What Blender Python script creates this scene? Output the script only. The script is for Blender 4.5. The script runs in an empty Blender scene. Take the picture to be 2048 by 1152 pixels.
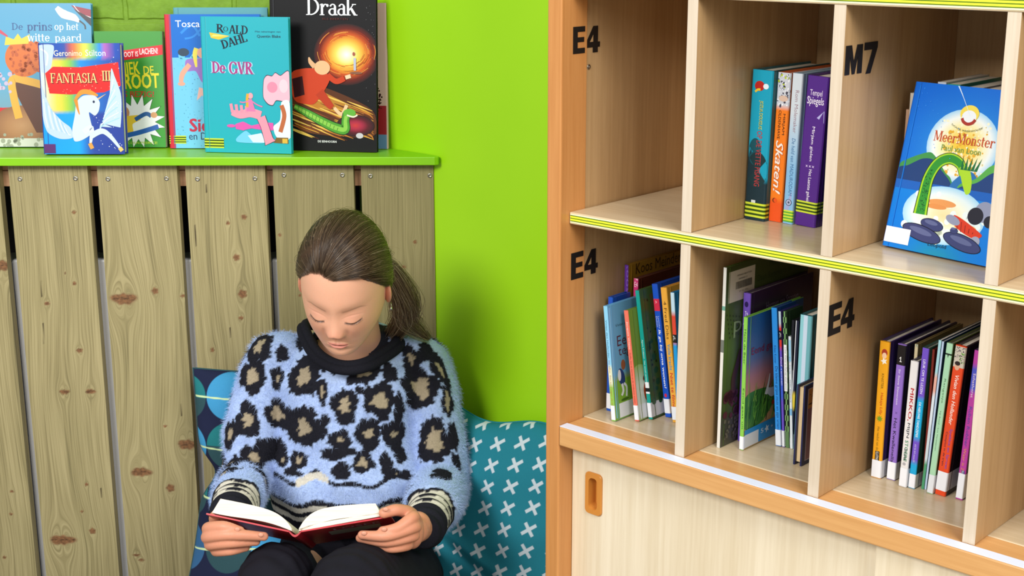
import bpy, bmesh, math, random
import numpy as np
from mathutils import Vector, Matrix, geometry
from mathutils.bvhtree import BVHTree
random.seed(7)
rng = np.random.default_rng(11)
scn = bpy.context.scene
COL = scn.collection

# ------------------------------------------------------------------ camera
F_PX, PITCH, ROLL, YAW = 2805.05, 0.255833, -0.001683, 0.737869
CAM = np.array([0, 0, 1.45])
_f = np.array([0, math.cos(PITCH), -math.sin(PITCH)])
_u = np.array([0, math.sin(PITCH), math.cos(PITCH)])
_r = np.array([1.0, 0, 0])
CR = _r*math.cos(ROLL)+_u*math.sin(ROLL)
CU = _u*math.cos(ROLL)-_r*math.sin(ROLL)
cam_data = bpy.data.cameras.new('camera')
cam_data.sensor_width = 36.0
cam_data.lens = F_PX/2048*36.0
cam_data.clip_start = 0.05
cam = bpy.data.objects.new('camera', cam_data)
COL.objects.link(cam)
cam.matrix_world = Matrix(((CR[0], CU[0], -_f[0], CAM[0]), (CR[1], CU[1], -_f[1], CAM[1]), (CR[2], CU[2], -_f[2], CAM[2]), (0, 0, 0, 1)))
scn.camera = cam

# ------------------------------------------------------------------ light
scn.view_settings.view_transform = 'Standard'
scn.view_settings.look = 'None'
scn.view_settings.gamma = 1.0
scn.view_settings.use_curve_mapping = False
scn.view_settings.exposure = 0.14
world = bpy.data.worlds.new('world')
scn.world = world
world.use_nodes = True
world.node_tree.nodes['Background'].inputs[0].default_value = (0.93, 0.97, 1.0, 1)
world.node_tree.nodes['Background'].inputs[1].default_value = 0.42

def area(name, loc, target, sx, sy, power, col=(1, 1, 1)):
    d = bpy.data.lights.new(name, 'AREA')
    d.shape = 'RECTANGLE'
    d.size, d.size_y, d.energy, d.color = sx, sy, power, col
    o = bpy.data.objects.new(name, d)
    COL.objects.link(o)
    o.location = loc
    o.rotation_euler = (Vector(target)-Vector(loc)).to_track_quat('-Z', 'Y').to_euler()
    return o
area('window_light', (-1.9, -0.6, 2.75), (0.05, 2.3, 0.75), 1.3, 1.1, 104, (1.0, 0.985, 0.96))
area('right_fill', (1.25, -0.5, 2.75), (0.4, 2.1, 0.7), 1.5, 1.2, 74, (1.0, 0.98, 0.95))  # second area light, added front right to brighten the covers in the cubbies

# ------------------------------------------------------------------ helpers
def lin(c):
    if isinstance(c, str):
        c = c.lstrip('#')
        c = [int(c[i:i+2], 16) for i in (0, 2, 4)]
    c = np.asarray(c, float)/255.0
    return np.where(c <= 0.04045, c/12.92, ((c+0.055)/1.055)**2.4)

def ray(px, py):
    return _f+CR*(px-1024)/F_PX-CU*(py-576)/F_PX
def on_y(px, py, Y):
    d = ray(px, py)
    return CAM+d*(Y/d[1])
def on_z(px, py, z):
    d = ray(px, py)
    return CAM+d*((z-CAM[2])/d[2])
BO = np.array([0.080257, 1.951454, 1.45-0.398638])      # front left of the bookcase's middle shelf
UD = np.array([math.cos(YAW), -math.sin(YAW), 0])
VD = np.array([math.sin(YAW), math.cos(YAW), 0])
def on_v(px, py, v):
    d = ray(px, py)
    return CAM+d*(((BO-CAM)@VD+v)/(d@VD))
def on_u(px, py, u):
    d = ray(px, py)
    return CAM+d*(((BO-CAM)@UD+u)/(d@UD))
def uvz(P):
    q = np.asarray(P)-BO
    return q@UD, q@VD, P[2]
def bw(u, v, z):
    p = BO+UD*u+VD*v
    return np.array([p[0], p[1], z])
def vec(p):
    return Vector((float(p[0]), float(p[1]), float(p[2])))

class MB:
    """collects polygons with a colour per vertex and builds ONE mesh object"""
    def __init__(s):
        s.v, s.f, s.c, s.m = [], [], [], []
    def add(s, vs, fs, col=(0.5, 0.5, 0.5), mat=0):
        o = len(s.v)
        s.v.extend([tuple(map(float, p)) for p in vs])
        col = np.asarray(col, float)
        if col.ndim == 1:
            s.c.extend([tuple(col[:3])]*len(vs))
        else:
            s.c.extend([tuple(q[:3]) for q in col])
        for f in fs:
            s.f.append([i+o for i in f])
            s.m.append(mat)
    def box(s, x0, x1, y0, y1, z0, z1, col=(0.5, 0.5, 0.5), mat=0):
        vs = [(x, y, z) for x in (x0, x1) for y in (y0, y1) for z in (z0, z1)]
        s.add(vs, [(0, 1, 3, 2), (4, 6, 7, 5), (0, 4, 5, 1), (2, 3, 7, 6), (0, 2, 6, 4), (1, 5, 7, 3)], col, mat)
    def tube(s, pts, rad, n=8, col=(0.5, 0.5, 0.5), mat=0, closed=False):
        pts = [np.asarray(p, float) for p in pts]
        if np.isscalar(rad):
            rad = [rad]*len(pts)
        up = np.array([0.13, 0.21, 0.97])
        vs = []
        L = len(pts)
        for i, p in enumerate(pts):
            a = pts[(i-1) % L] if (closed or i > 0) else p
            b = pts[(i+1) % L] if (closed or i < L-1) else p
            t = b-a
            t = t/(np.linalg.norm(t)+1e-12)
            x = np.cross(t, up)
            if np.linalg.norm(x) < 1e-3:
                x = np.cross(t, [1, 0, 0])
            x /= np.linalg.norm(x)
            y = np.cross(t, x)
            up = np.cross(x, t)
            for k in range(n):
                a_ = 2*math.pi*k/n
                vs.append(p+rad[i]*(x*math.cos(a_)+y*math.sin(a_)))
        fs = []
        for i in range(L if closed else L-1):
            j = (i+1) % L
            for k in range(n):
                fs.append((i*n+k, i*n+(k+1) % n, j*n+(k+1) % n, j*n+k))
        if not closed:
            fs.append(tuple(range(n-1, -1, -1)))
            fs.append(tuple(range((L-1)*n, L*n)))
        s.add(vs, fs, col, mat)
    def ball(s, c, r, col=(0.5, 0.5, 0.5), n=16, m=10, mat=0, R=None):
        r = np.array([r, r, r], float) if np.isscalar(r) else np.asarray(r, float)
        vs = []
        for i in range(m+1):
            th = math.pi*i/m
            for k in range(n):
                ph = 2*math.pi*k/n
                q = np.array([math.sin(th)*math.cos(ph), math.sin(th)*math.sin(ph), math.cos(th)])*r
                if R is not None:
                    q = R@q
                vs.append(q+np.asarray(c))
        fs = [(i*n+k, (i+1)*n+k, (i+1)*n+(k+1) % n, i*n+(k+1) % n) for i in range(m) for k in range(n)]
        s.add(vs, fs, col, mat)
    def build(s, name, mats, parent=None, smooth=False, bevel=0, weld=False):
        me = bpy.data.meshes.new(name)
        me.from_pydata(s.v, [], s.f)
        if not isinstance(mats, (list, tuple)):
            mats = [mats]
        for m in mats:
            me.materials.append(m)
        if len(mats) > 1:
            me.polygons.foreach_set('material_index', s.m)
        at = me.color_attributes.new('Col', 'FLOAT_COLOR', 'POINT')
        c = np.ones((len(s.v), 4), np.float32)
        if len(s.v):
            c[:, :3] = np.asarray(s.c)
        at.data.foreach_set('color', c.ravel())
        if smooth:
            me.polygons.foreach_set('use_smooth', [True]*len(me.polygons))
        me.update()
        if weld:
            bm = bmesh.new()
            bm.from_mesh(me)
            bmesh.ops.remove_doubles(bm, verts=bm.verts, dist=1e-6)
            bm.to_mesh(me)
            bm.free()
        o = bpy.data.objects.new(name, me)
        COL.objects.link(o)
        if parent:
            o.parent = parent
        if bevel:
            b = o.modifiers.new('bevel', 'BEVEL')
            b.width = bevel
            b.segments = 2
            b.limit_method = 'ANGLE'
        return o

def thing(name, label, cat, loc=(0, 0, 0), rot=(0, 0, 0), group=None):
    o = bpy.data.objects.new(name, None)
    COL.objects.link(o)
    o.empty_display_size = 0.05
    o.location = [float(q) for q in loc]
    o.rotation_euler = rot
    return tag(o, label, cat, group)
def tag(o, label, cat, group=None):
    o['label'] = label
    o['category'] = cat
    if group:
        o['group'] = group
    return o
def structure(o, label):
    o['kind'] = 'structure'
    o['label'] = label
    o['category'] = o.name.split('_')[0]
    return o

# ------------------------------------------------------------------ materials
class NT:
    def __init__(s, name, rough=0.5, spec=0.5):
        s.m = bpy.data.materials.new(name)
        s.m.use_nodes = True
        s.t = s.m.node_tree
        s.b = s.t.nodes['Principled BSDF']
        s.b.inputs['Roughness'].default_value = rough
        s.b.inputs['Specular IOR Level'].default_value = spec
    def n(s, kind, **kw):
        o = s.t.nodes.new('ShaderNode'+kind)
        for k, v in kw.items():
            setattr(o, k, v)
        return o
    def l(s, a, b):
        s.t.links.new(a, b)
    def val(s, x, sock):
        if isinstance(x, (int, float)):
            sock.default_value = x
        elif isinstance(x, (tuple, list)):
            sock.default_value = x
        else:
            s.l(x, sock)
    def math(s, op, a, b=0.0, c=None):
        o = s.n('Math', operation=op)
        s.val(a, o.inputs[0])
        s.val(b, o.inputs[1])
        if c is not None:
            s.val(c, o.inputs[2])
        return o.outputs[0]
    def coord(s, which='Object'):
        return s.n('TexCoord').outputs[which]
    def mapping(s, src, scale=(1, 1, 1), loc=(0, 0, 0), rot=(0, 0, 0)):
        o = s.n('Mapping')
        s.l(src, o.inputs[0])
        o.inputs['Scale'].default_value = scale
        o.inputs['Location'].default_value = loc
        o.inputs['Rotation'].default_value = rot
        return o.outputs[0]
    def noise(s, src, scale, detail=4, rough=0.55, dist=0.0):
        o = s.n('TexNoise')
        s.l(src, o.inputs['Vector'])
        o.inputs['Scale'].default_value = scale
        o.inputs['Detail'].default_value = detail
        o.inputs['Roughness'].default_value = rough
        o.inputs['Distortion'].default_value = dist
        return o.outputs['Fac']
    def ramp(s, fac, stops):
        o = s.n('ValToRGB')
        s.l(fac, o.inputs[0])
        e = o.color_ramp.elements
        while len(e) < len(stops):
            e.new(0.5)
        for q, (p, c) in zip(e, stops):
            q.position = p
            q.color = (*lin(c), 1)
        return o.outputs[0]
    def mix(s, fac, a, b, mode='MIX'):
        o = s.n('Mix', data_type='RGBA', blend_type=mode)
        s.val(fac, o.inputs[0])
        for x, k in ((a, 6), (b, 7)):
            if isinstance(x, str):
                o.inputs[k].default_value = (*lin(x), 1)
            else:
                s.val(x, o.inputs[k])
        return o.outputs[2]
    def col(s, x):
        if isinstance(x, str):
            s.b.inputs['Base Color'].default_value = (*lin(x), 1)
        else:
            s.l(x, s.b.inputs['Base Color'])
    def bump(s, h, strength=0.2, dist=0.002):
        o = s.n('Bump')
        o.inputs['Strength'].default_value = strength
        o.inputs['Distance'].default_value = dist
        s.l(h, o.inputs['Height'])
        s.l(o.outputs[0], s.b.inputs['Normal'])

def plain(name, c, rough=0.5, spec=0.5, metal=0.0, nz=0.0):
    t = NT(name, rough, spec)
    if nz:
        f = t.noise(t.coord(), 60, 4)
        a = lin(c)
        t.col(t.mix(f, (*(a*(1-nz)), 1), (*np.minimum(a*(1+nz), 1), 1)))
    else:
        t.col(c)
    t.b.inputs['Metallic'].default_value = metal
    return t.m

def vcol_mat(name, rough, spec=0.5, coat=0.0, grain=0.0, gscale=300, bump=0.0, sss=0.0):
    t = NT(name, rough, spec)
    a = t.n('Vertex Color', ) if False else t.n('Attribute', attribute_name='Col')
    c = a.outputs['Color']
    if grain or bump:
        f = t.noise(t.coord(), gscale, 3)
        if grain:
            g = t.math('MULTIPLY_ADD', f, 2*grain, 1-grain)
            c = t.mix(1.0, c, g, 'MULTIPLY')
        if bump:
            t.bump(f, bump, 0.001)
    t.col(c)
    t.b.inputs['Coat Weight'].default_value = coat
    t.b.inputs['Coat Roughness'].default_value = 0.15
    if sss:
        t.b.inputs['Subsurface Weight'].default_value = sss
        t.b.inputs['Subsurface Radius'].default_value = (0.012, 0.005, 0.003)
        t.b.inputs['Subsurface Scale'].default_value = 0.35
    return t.m

M_PRINT = vcol_mat('printed_cover', 0.36, 0.35, 0.06)
M_MATT = vcol_mat('printed_matt', 0.5, 0.22)
M_SKIN = vcol_mat('skin', 0.48, 0.4, grain=0.05, gscale=500, bump=0.06, sss=0.25)
M_KNIT = vcol_mat('angora_knit', 0.9, 0.1, grain=0.3, gscale=330, bump=0.7)
M_FUZZ = vcol_mat('angora_fibre', 0.8, 0.2)
M_CLOTH = vcol_mat('printed_cotton', 0.85, 0.2, grain=0.10, gscale=700, bump=0.2)
M_HAIR = vcol_mat('hair_strand', 0.33, 0.6)
M_CAP = vcol_mat('hair_under', 0.8, 0.15, grain=0.4, gscale=900)

def page_mat():
    t = NT('page_edges', 0.8, 0.2)
    f = t.noise(t.mapping(t.coord(), (900, 60, 4)), 1.0, 2)
    t.col(t.ramp(f, [(0.3, '#d2c8b4'), (0.6, '#efe8d8')]))
    return t.m
M_PAGE = page_mat()

def laminate(name, lo, hi, axis='z', rough=0.42, sc=1.0, dark=None):
    t = NT(name, rough, 0.45)
    s = {'z': (1, 1, 0.035), 'x': (0.035, 1, 1), 'y': (1, 0.035, 1)}[axis]
    c = t.coord()
    f = t.noise(t.mapping(c, tuple(q*150*sc for q in s)), 1.0, 5, 0.65)
    g = t.noise(t.mapping(c, tuple(q*26*sc for q in s)), 1.0, 3, 0.5)
    h = t.math('MULTIPLY_ADD', g, 0.5, t.math('MULTIPLY', f, 0.5))
    t.col(t.ramp(h, [(0.30, lo), (0.68, hi)]))
    t.bump(f, 0.05)
    return t.m
M_LAM = laminate('maple_laminate', '#a98558', '#c6a274')
M_LAMH = laminate('maple_laminate_shelf', '#c2ab86', '#d8c5a4', 'x', 0.25)
M_EDGE = laminate('maple_edge_band', '#c0ad94', '#d6c7b2', 'z', 0.5, 1.6)
M_DOOR = laminate('maple_door', '#d3c1a0', '#e9dcc2', 'z', 0.4)
M_BEECH = laminate('beech_upright', '#b87a40', '#d29558', 'z', 0.38)
M_BEECHX = laminate('beech_rail', '#c08a50', '#dba86c', 'x', 0.33)

def green_wall():
    t = NT('green_wall_paint', 0.45, 0.4)
    f = t.noise(t.coord(), 420, 3)
    g = t.noise(t.coord(), 3, 2)
    t.col(t.ramp(g, [(0.3, '#9cd60e'), (0.7, '#a3dc16')]))
    t.bump(f, 0.08, 0.001)
    return t.m
def brick_wall():
    t = NT('green_painted_brick', 0.55, 0.3)
    c = t.mapping(t.coord(), (1, 1, 1), rot=(math.radians(90), 0, 0))
    dis = t.n('TexNoise')
    t.l(c, dis.inputs['Vector'])
    dis.inputs['Scale'].default_value = 14
    v = t.n('VectorMath', operation='MULTIPLY_ADD')
    t.l(dis.outputs['Color'], v.inputs[0])
    v.inputs[1].default_value = (0.012, 0.012, 0.012)
    t.l(c, v.inputs[2])
    b = t.n('TexBrick')
    t.l(v.outputs[0], b.inputs['Vector'])
    b.inputs['Scale'].default_value = 1
    b.inputs['Brick Width'].default_value = 0.21
    b.inputs['Row Height'].default_value = 0.14
    b.inputs['Mortar Size'].default_value = 0.006
    b.inputs['Mortar Smooth'].default_value = 0.6
    n = t.noise(t.coord(), 45, 5)
    h = t.math('SUBTRACT', t.math('MULTIPLY', n, 0.5), t.math('MULTIPLY', b.outputs['Fac'], 0.8))
    t.col(t.ramp(n, [(0.3, '#6f9327'), (0.7, '#7fa632')]))
    t.bump(h, 0.8, 0.004)
    return t.m
M_GREEN = green_wall()
M_BRICK = brick_wall()
M_LEDGE = plain('green_ledge_paint', '#86c811', 0.35, 0.5, nz=0.04)
M_FLOOR = laminate('floor_vinyl', '#8c8375', '#a59b8a', 'x')
M_DARK = plain('backing_shade_black', '#1c1a18', 0.8)  # near-black that puts the shade behind the boards into the colour
M_STEEL = plain('screw_steel', '#a8a49a', 0.35, 0.5, 1.0)
M_WHITE = plain('radiator_enamel', '#d3d3d6', 0.35)
M_BLACK = plain('black_vinyl', '#120e0c', 0.5)
M_PLASTIC = plain('orange_plastic', '#c98438', 0.28, 0.5)
# ------------------------------------------------------------------ lettering
_tc = {}
def sans(s, bold=0.0, shear=0.0):
    key = (s, bold, shear)
    if key in _tc:
        return _tc[key]
    if bold:
        v, f = sans(s, 0.0, shear)
        n = len(v)
        b = bold*.55
        V = np.concatenate([v+np.array([dx, dy]) for dx, dy in ((-b, -b*.5), (b, -b*.5), (b, b*.5), (-b, b*.5))])
        F = [tuple(i+k*n for i in p) for k in range(4) for p in f]
        _tc[key] = (V-V.min(0), F)
        return _tc[key]
    cu = bpy.data.curves.new('lettering', 'FONT')
    cu.body = s
    cu.size = 1.0
    cu.resolution_u = 2
    cu.shear = shear
    o = bpy.data.objects.new('lettering', cu)
    COL.objects.link(o)
    dg = bpy.context.evaluated_depsgraph_get()
    me = bpy.data.meshes.new_from_object(o.evaluated_get(dg))
    v = np.array([q.co[:2] for q in me.vertices]) if len(me.vertices) else np.zeros((0, 2))
    f = [tuple(p.vertices) for p in me.polygons]
    bpy.data.objects.remove(o)
    bpy.data.curves.remove(cu)
    bpy.data.meshes.remove(me)
    if len(v):
        v = v-v.min(0)
    _tc[key] = (v, f)
    return v, f

# a small Roman alphabet with thick and thin strokes and slab serifs
TK, TN = 0.115, 0.045
def _stem(x, y0, y1, w=TK, sb=True, st=True, sw=0.085):
    q = [[(x-w/2, y0), (x+w/2, y0), (x+w/2, y1), (x-w/2, y1)]]
    if sb:
        q.append([(x-w/2-sw, y0), (x+w/2+sw, y0), (x+w/2+sw*.9, y0+.035), (x-w/2-sw*.9, y0+.035)])
    if st == 'l':
        q.append([(x-w/2-sw, y1-.06), (x+w/2, y1-.05), (x+w/2, y1), (x-w/2, y1-.005)])
    elif st:
        q.append([(x-w/2-sw, y1-.035), (x+w/2+sw, y1-.035), (x+w/2+sw, y1), (x-w/2-sw, y1)])
    return q
def _dg(x0, y0, x1, y1, w):
    d = np.array([x1-x0, y1-y0])
    L = np.linalg.norm(d)
    k = w/2*L/max(abs(d[1]), 1e-6)
    return [[(x0-k, y0), (x0+k, y0), (x1+k, y1), (x1-k, y1)]]
def _h(x0, x1, y, w=TN):
    return [[(x0, y-w/2), (x1, y-w/2), (x1, y+w/2), (x0, y+w/2)]]
def _bowl(cx, cy, rx, ry, a0, a1, w=TK, wn=TN):
    n = max(5, int(abs(a1-a0)/14))
    out = []
    for i in range(n):
        p = [math.radians(a0+(a1-a0)*k/n) for k in (i, i+1)]
        o = [(cx+rx*math.cos(a), cy+ry*math.sin(a)) for a in p]
        q = [(cx+(rx-w)*math.cos(a), cy+(ry-wn)*math.sin(a)) for a in p]
        out.append([o[0], o[1], q[1], q[0]])
    return out
def _foot(x, y, w=.13):
    return [[(x-w, y), (x+w, y), (x+w, y+.035), (x-w, y+.035)]]
X, Cp = .47, .70
ROMAN = {
 'A': (_dg(.08, 0, .33, Cp, TN)+_dg(.60, 0, .35, Cp, TK)+_h(.16, .52, .24)+_foot(.07, 0, .09)+_foot(.61, 0, .11), .70),
 'D': (_stem(.14, 0, Cp)+_bowl(.22, .35, .44, .35, -90, 90)+_h(.14, .24, .0225)+_h(.14, .24, Cp-.0225), .72),
 'F': (_stem(.14, 0, Cp)+_h(.14, .52, Cp-.022)+_h(.14, .42, .36)+[[(.48, .52), (.53, .52), (.53, Cp), (.45, Cp)], [(.38, .28), (.42, .28), (.42, .44), (.38, .44)]], .58),
 'G': (_bowl(.40, .35, .36, .36, 40, 330)+_stem(.66, .04, .30, TK, False, True, .07)+[[(.62, .5), (.66, .5), (.66, .68), (.60, .6)]], .78),
 'H': (_stem(.14, 0, Cp)+_stem(.58, 0, Cp)+_h(.14, .58, .36), .72),
 'I': (_stem(.15, 0, Cp), .31),
 'J': (_stem(.22, .0, Cp, TK, False)+_bowl(.12, 0, .16, .14, 180, 360), .40),
 'L': (_stem(.14, 0, Cp)+_h(.14, .54, .022)+[[(.48, 0), (.55, 0), (.55, .2), (.51, .2)]], .60),
 'M': (_stem(.12, 0, Cp, TN)+_dg(.14, Cp, .42, .06, TK)+_dg(.42, .06, .68, Cp, TN)+_stem(.72, 0, Cp, TK), .86),
 'N': (_stem(.10, 0, Cp, TN)+_dg(.13, Cp, .58, 0, TK)+_stem(.60, 0, Cp, TN, False), .70),
 'O': (_bowl(.38, .35, .36, .36, 0, 360), .76),
 'P': (_stem(.14, 0, Cp)+_bowl(.24, .51, .30, .19, -90, 90)+_h(.14, .25, Cp-.022)+_h(.14, .25, .34), .58),
 'R': (_stem(.14, 0, Cp)+_bowl(.24, .53, .30, .17, -90, 90)+_h(.14, .25, Cp-.022)+_h(.14, .26, .375)+_dg(.60, 0, .30, .37, TK)+_foot(.62, 0, .08), .70),
 'S': (_bowl(.27, .525, .22, .185, 15, 265, .10)+_bowl(.27, .175, .24, .185, -165, 85, .11)+[[(.44, .5), (.48, .5), (.48, .68), (.43, .62)], [(.04, .2), (.08, .2), (.10, .08), (.04, .02)]], .55),
 'T': (_stem(.31, 0, Cp, TK, True, False)+_h(.03, .59, Cp-.022)+[[(.02, .54), (.05, .54), (.10, Cp), (.02, Cp)], [(.60, .54), (.57, .54), (.52, Cp), (.60, Cp)]], .62),
 'V': (_dg(.34, 0, .09, Cp, TK)+_dg(.36, 0, .60, Cp, TN)+_foot(.10, Cp-.035, .10)+_foot(.60, Cp-.035, .08), .68),
 'a': (_stem(.37, 0, .36, TK, False, False)+_bowl(.26, .33, .165, .145, 0, 165, .09)+_bowl(.24, .14, .20, .15, 60, 330, .10)+[[(.37, 0), (.50, 0), (.50, .04), (.42, .06)]], .50),
 'd': (_stem(.42, 0, Cp, TK, False, 'l')+_bowl(.25, .23, .22, .24, 40, 330)+_h(.40, .52, .0175, .035), .55),
 'e': (_bowl(.25, .235, .23, .245, 0, 325)+_h(.06, .47, .25), .50),
 'g': (_bowl(.24, .30, .19, .17, 0, 360, .10)+_bowl(.24, -.07, .22, .13, 0, 360, .09)+_h(.32, .46, .45, .05), .50),
 'h': (_stem(.13, 0, Cp, TK, True, 'l', .06)+_bowl(.28, .26, .20, .21, 0, 160, TK)+_stem(.42, 0, .27, TK, True, False, .06), .57),
 'i': (_stem(.13, 0, X, TK, True, 'l', .06)+_bowl(.12, .61, .065, .065, 0, 360, .06, .06), .27),
 'k': (_stem(.13, 0, Cp, TK, True, 'l', .07)+_dg(.18, .20, .40, X, TN)+_dg(.48, 0, .27, .30, TK)+_foot(.50, 0, .09)+_foot(.42, X-.035, .10), .58),
 'l': (_stem(.13, 0, Cp, TK, True, 'l', .06), .27),
 'm': (_stem(.13, 0, X, TK, True, 'l', .05)+_bowl(.25, .26, .17, .21, 0, 160, .10)+_stem(.37, 0, .27, .10, True, False, .04)+_bowl(.49, .26, .17, .21, 0, 160, .10)+_stem(.61, 0, .27, .10, True, False, .05), .74),
 'n': (_stem(.13, 0, X, TK, True, 'l', .06)+_bowl(.28, .26, .20, .21, 0, 160, TK)+_stem(.42, 0, .27, TK, True, False, .06), .57),
 'o': (_bowl(.25, .235, .235, .245, 0, 360), .51),
 'p': (_stem(.13, -.2, X, TK, True, 'l', .06)+_bowl(.30, .235, .22, .245, -140, 140), .55),
 'r': (_stem(.13, 0, X, TK, True, 'l', .06)+_bowl(.30, .30, .16, .17, 35, 165, .09)+_bowl(.40, .40, .06, .06, 0, 360, .058, .058), .46),
 's': (_bowl(.20, .35, .155, .125, 20, 265, .075)+_bowl(.20, .12, .17, .125, -160, 85, .08)+[[(.32, .32), (.35, .32), (.35, .46), (.31, .42)], [(.03, .15), (.06, .15), (.08, .05), (.03, .01)]], .41),
 't': (_stem(.14, .06, .62, TK, False, False)+_bowl(.24, .12, .155, .13, 180, 300, .10)+_h(.02, .32, X-.02, .045), .35),
 'u': (_stem(.13, .2, X, TK, False, 'l', .06)+_bowl(.28, .20, .205, .21, 180, 340, TK)+_stem(.44, 0, X, TK, False, 'l', .06)+_h(.42, .54, .0175, .035), .57),
 'v': (_dg(.25, 0, .09, X, TK)+_dg(.27, 0, .42, X, TN)+_foot(.09, X-.035, .09)+_foot(.42, X-.035, .07), .50),
 'w': (_dg(.20, 0, .09, X, .10)+_dg(.22, 0, .35, X, TN)+_dg(.49, 0, .38, X, .10)+_dg(.50, 0, .62, X, TN)+_foot(.08, X-.035, .08)+_foot(.63, X-.035, .07)+_foot(.37, X-.035, .08), .72),
 ' ': ([], .26),
}
def roman(s, track=0.0):
    v, f, x = [], [], 0.0
    for ch in s:
        polys, adv = ROMAN[ch]
        for p in polys:
            o = len(v)
            v.extend([(x+a, b) for a, b in p])
            f.append(tuple(range(o, o+len(p))))
        x += adv+track
    v = np.array(v)
    v[:, 0] -= v[:, 0].min()
    return v, f

class Art:
    """flat printed shapes laid in thin layers over a surface: mapf(a, b, lift) -> 3D point"""
    def __init__(s, mb, mapf):
        s.mb, s.mapf, s.k = mb, mapf, 0
    def _put(s, pts, faces, col):
        s.k += 1
        lift = 0.00003+0.000012*s.k
        s.mb.add([s.mapf(p[0], p[1], lift) for p in pts], faces, lin(col) if isinstance(col, (str, tuple)) else col)
    def poly(s, pts, col, sm=True):
        if sm and len(pts) >= 6:
            P = [np.array(p, float) for p in pts]
            n, Q = len(P), []
            for i in range(n):
                p0, p1, p2, p3 = P[i-1], P[i], P[(i+1) % n], P[(i+2) % n]
                for t in (0, .2, .4, .6, .8):
                    Q.append(p1*(2*t**3-3*t*t+1)+(p2-p0)*.38*(t**3-2*t*t+t)+p2*(3*t*t-2*t**3)+(p3-p1)*.38*(t**3-t*t))
            pts = Q
        tri = geometry.tessellate_polygon([[Vector((p[0], p[1], 0)) for p in pts]])
        s._put(pts, [tuple(t) for t in tri], col)
    def rect(s, x0, y0, x1, y1, col, n=22):
        n = 22
        pts = [(x0+(x1-x0)*i/n, y) for i in range(n+1) for y in (y0, y1)]
        s._put(pts, [(2*i, 2*i+2, 2*i+3, 2*i+1) for i in range(n)], col)
    def ell(s, cx, cy, rx, ry, col, rot=0, n=28):
        c_, s_ = math.cos(rot), math.sin(rot)
        pts = [(cx, cy)]
        for k in range(n):
            a = 2*math.pi*k/n
            x, y = rx*math.cos(a), ry*math.sin(a)
            pts.append((cx+x*c_-y*s_, cy+x*s_+y*c_))
        s._put(pts, [(0, k+1, (k+1) % n+1) for k in range(n)], col)
    def glow(s, cx, cy, rx, ry, cols, n=36):
        pts, fs, cs = [(cx, cy)], [], [lin(cols[0])]
        for r_, c in enumerate(cols[1:], 1):
            q = r_/(len(cols)-1)
            for k in range(n):
                a = 2*math.pi*k/n
                pts.append((cx+rx*q*math.cos(a), cy+ry*q*math.sin(a)))
                cs.append(lin(c))
        fs += [(0, k+1, (k+1) % n+1) for k in range(n)]
        for r_ in range(len(cols)-2):
            for k in range(n):
                o = 1+r_*n
                fs.append((o+k, o+n+k, o+n+(k+1) % n, o+(k+1) % n))
        s._put(pts, fs, np.array(cs))
    def burst(s, cx, cy, r0, r1, n, col):
        s.poly([(cx+(r1 if k % 2 else r0)*math.cos(math.pi*k/n), cy+(r1 if k % 2 else r0)*math.sin(math.pi*k/n)) for k in range(2*n)], col, sm=False)
    def line(s, pts, wd, col, smooth=True):
        P = [np.array(p, float) for p in pts]
        W = list(wd) if isinstance(wd, (list, tuple)) else [wd]*len(P)
        if smooth and len(P) > 2:
            Q, V = [], []
            for i in range(len(P)-1):
                p0, p1, p2, p3 = P[max(i-1, 0)], P[i], P[i+1], P[min(i+2, len(P)-1)]
                for t in np.linspace(0, 1, 7)[:-1]:
                    Q.append(0.5*(2*p1+(p2-p0)*t+(2*p0-5*p1+4*p2-p3)*t*t+(3*p1-p0-3*p2+p3)*t**3))
                    V.append(W[i]+(W[i+1]-W[i])*t)
            Q.append(P[-1])
            V.append(W[-1])
            P, W = Q, V
        pts, fs = [], []
        for i, p in enumerate(P):
            t = P[min(i+1, len(P)-1)]-P[max(i-1, 0)]
            t = t/(np.linalg.norm(t)+1e-12)
            nrm = np.array([-t[1], t[0]])
            pts += [p+nrm*W[i]/2, p-nrm*W[i]/2]
            if i:
                fs.append((2*i-2, 2*i-1, 2*i+1, 2*i))
        s._put(pts, fs, col)
    def text(s, t, x, y, w, h, col, rot=0.0, bold=0.0, shear=0.0, serif=False, arch=0.0, track=0.0):
        """the words t fitted into w x h with their lower left corner at x, y, turned by rot degrees"""
        v, f = roman(t, track) if serif else sans(t, bold, shear)
        if not len(v):
            return
        e = v.max(0)-v.min(0)
        q = (v-v.min(0))*np.array([w/e[0], h/e[1]])
        if arch:
            q[:, 1] += arch*(1-(2*q[:, 0]/w-1)**2)
        a = math.radians(rot)
        R = np.array([[math.cos(a), -math.sin(a)], [math.sin(a), math.cos(a)]])
        q = q@R.T+np.array([x, y])
        if serif:                                         # strokes overlap: a hair of lift each
            k = s.k+1
            for i, p in enumerate(f):
                s.k = k-1+0.28*(i % 7)
                s._put([q[j] for j in p], [tuple(range(len(p)))], col)
            s.k = k+2
        elif bold:
            n = len(q)//4
            m = len(f)//4
            for k in range(4):
                s._put(q[k*n:(k+1)*n], [tuple(i-k*n for i in p) for p in f[k*m:(k+1)*m]], col)
        else:
            s._put(q, f, col)
    def vtext(s, t, x, top, length, size, col, **kw):
        """words running down a spine: baseline at x, starting at height top"""
        s.text(t, x, top, length, size, col, rot=-90, **kw)
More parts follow.
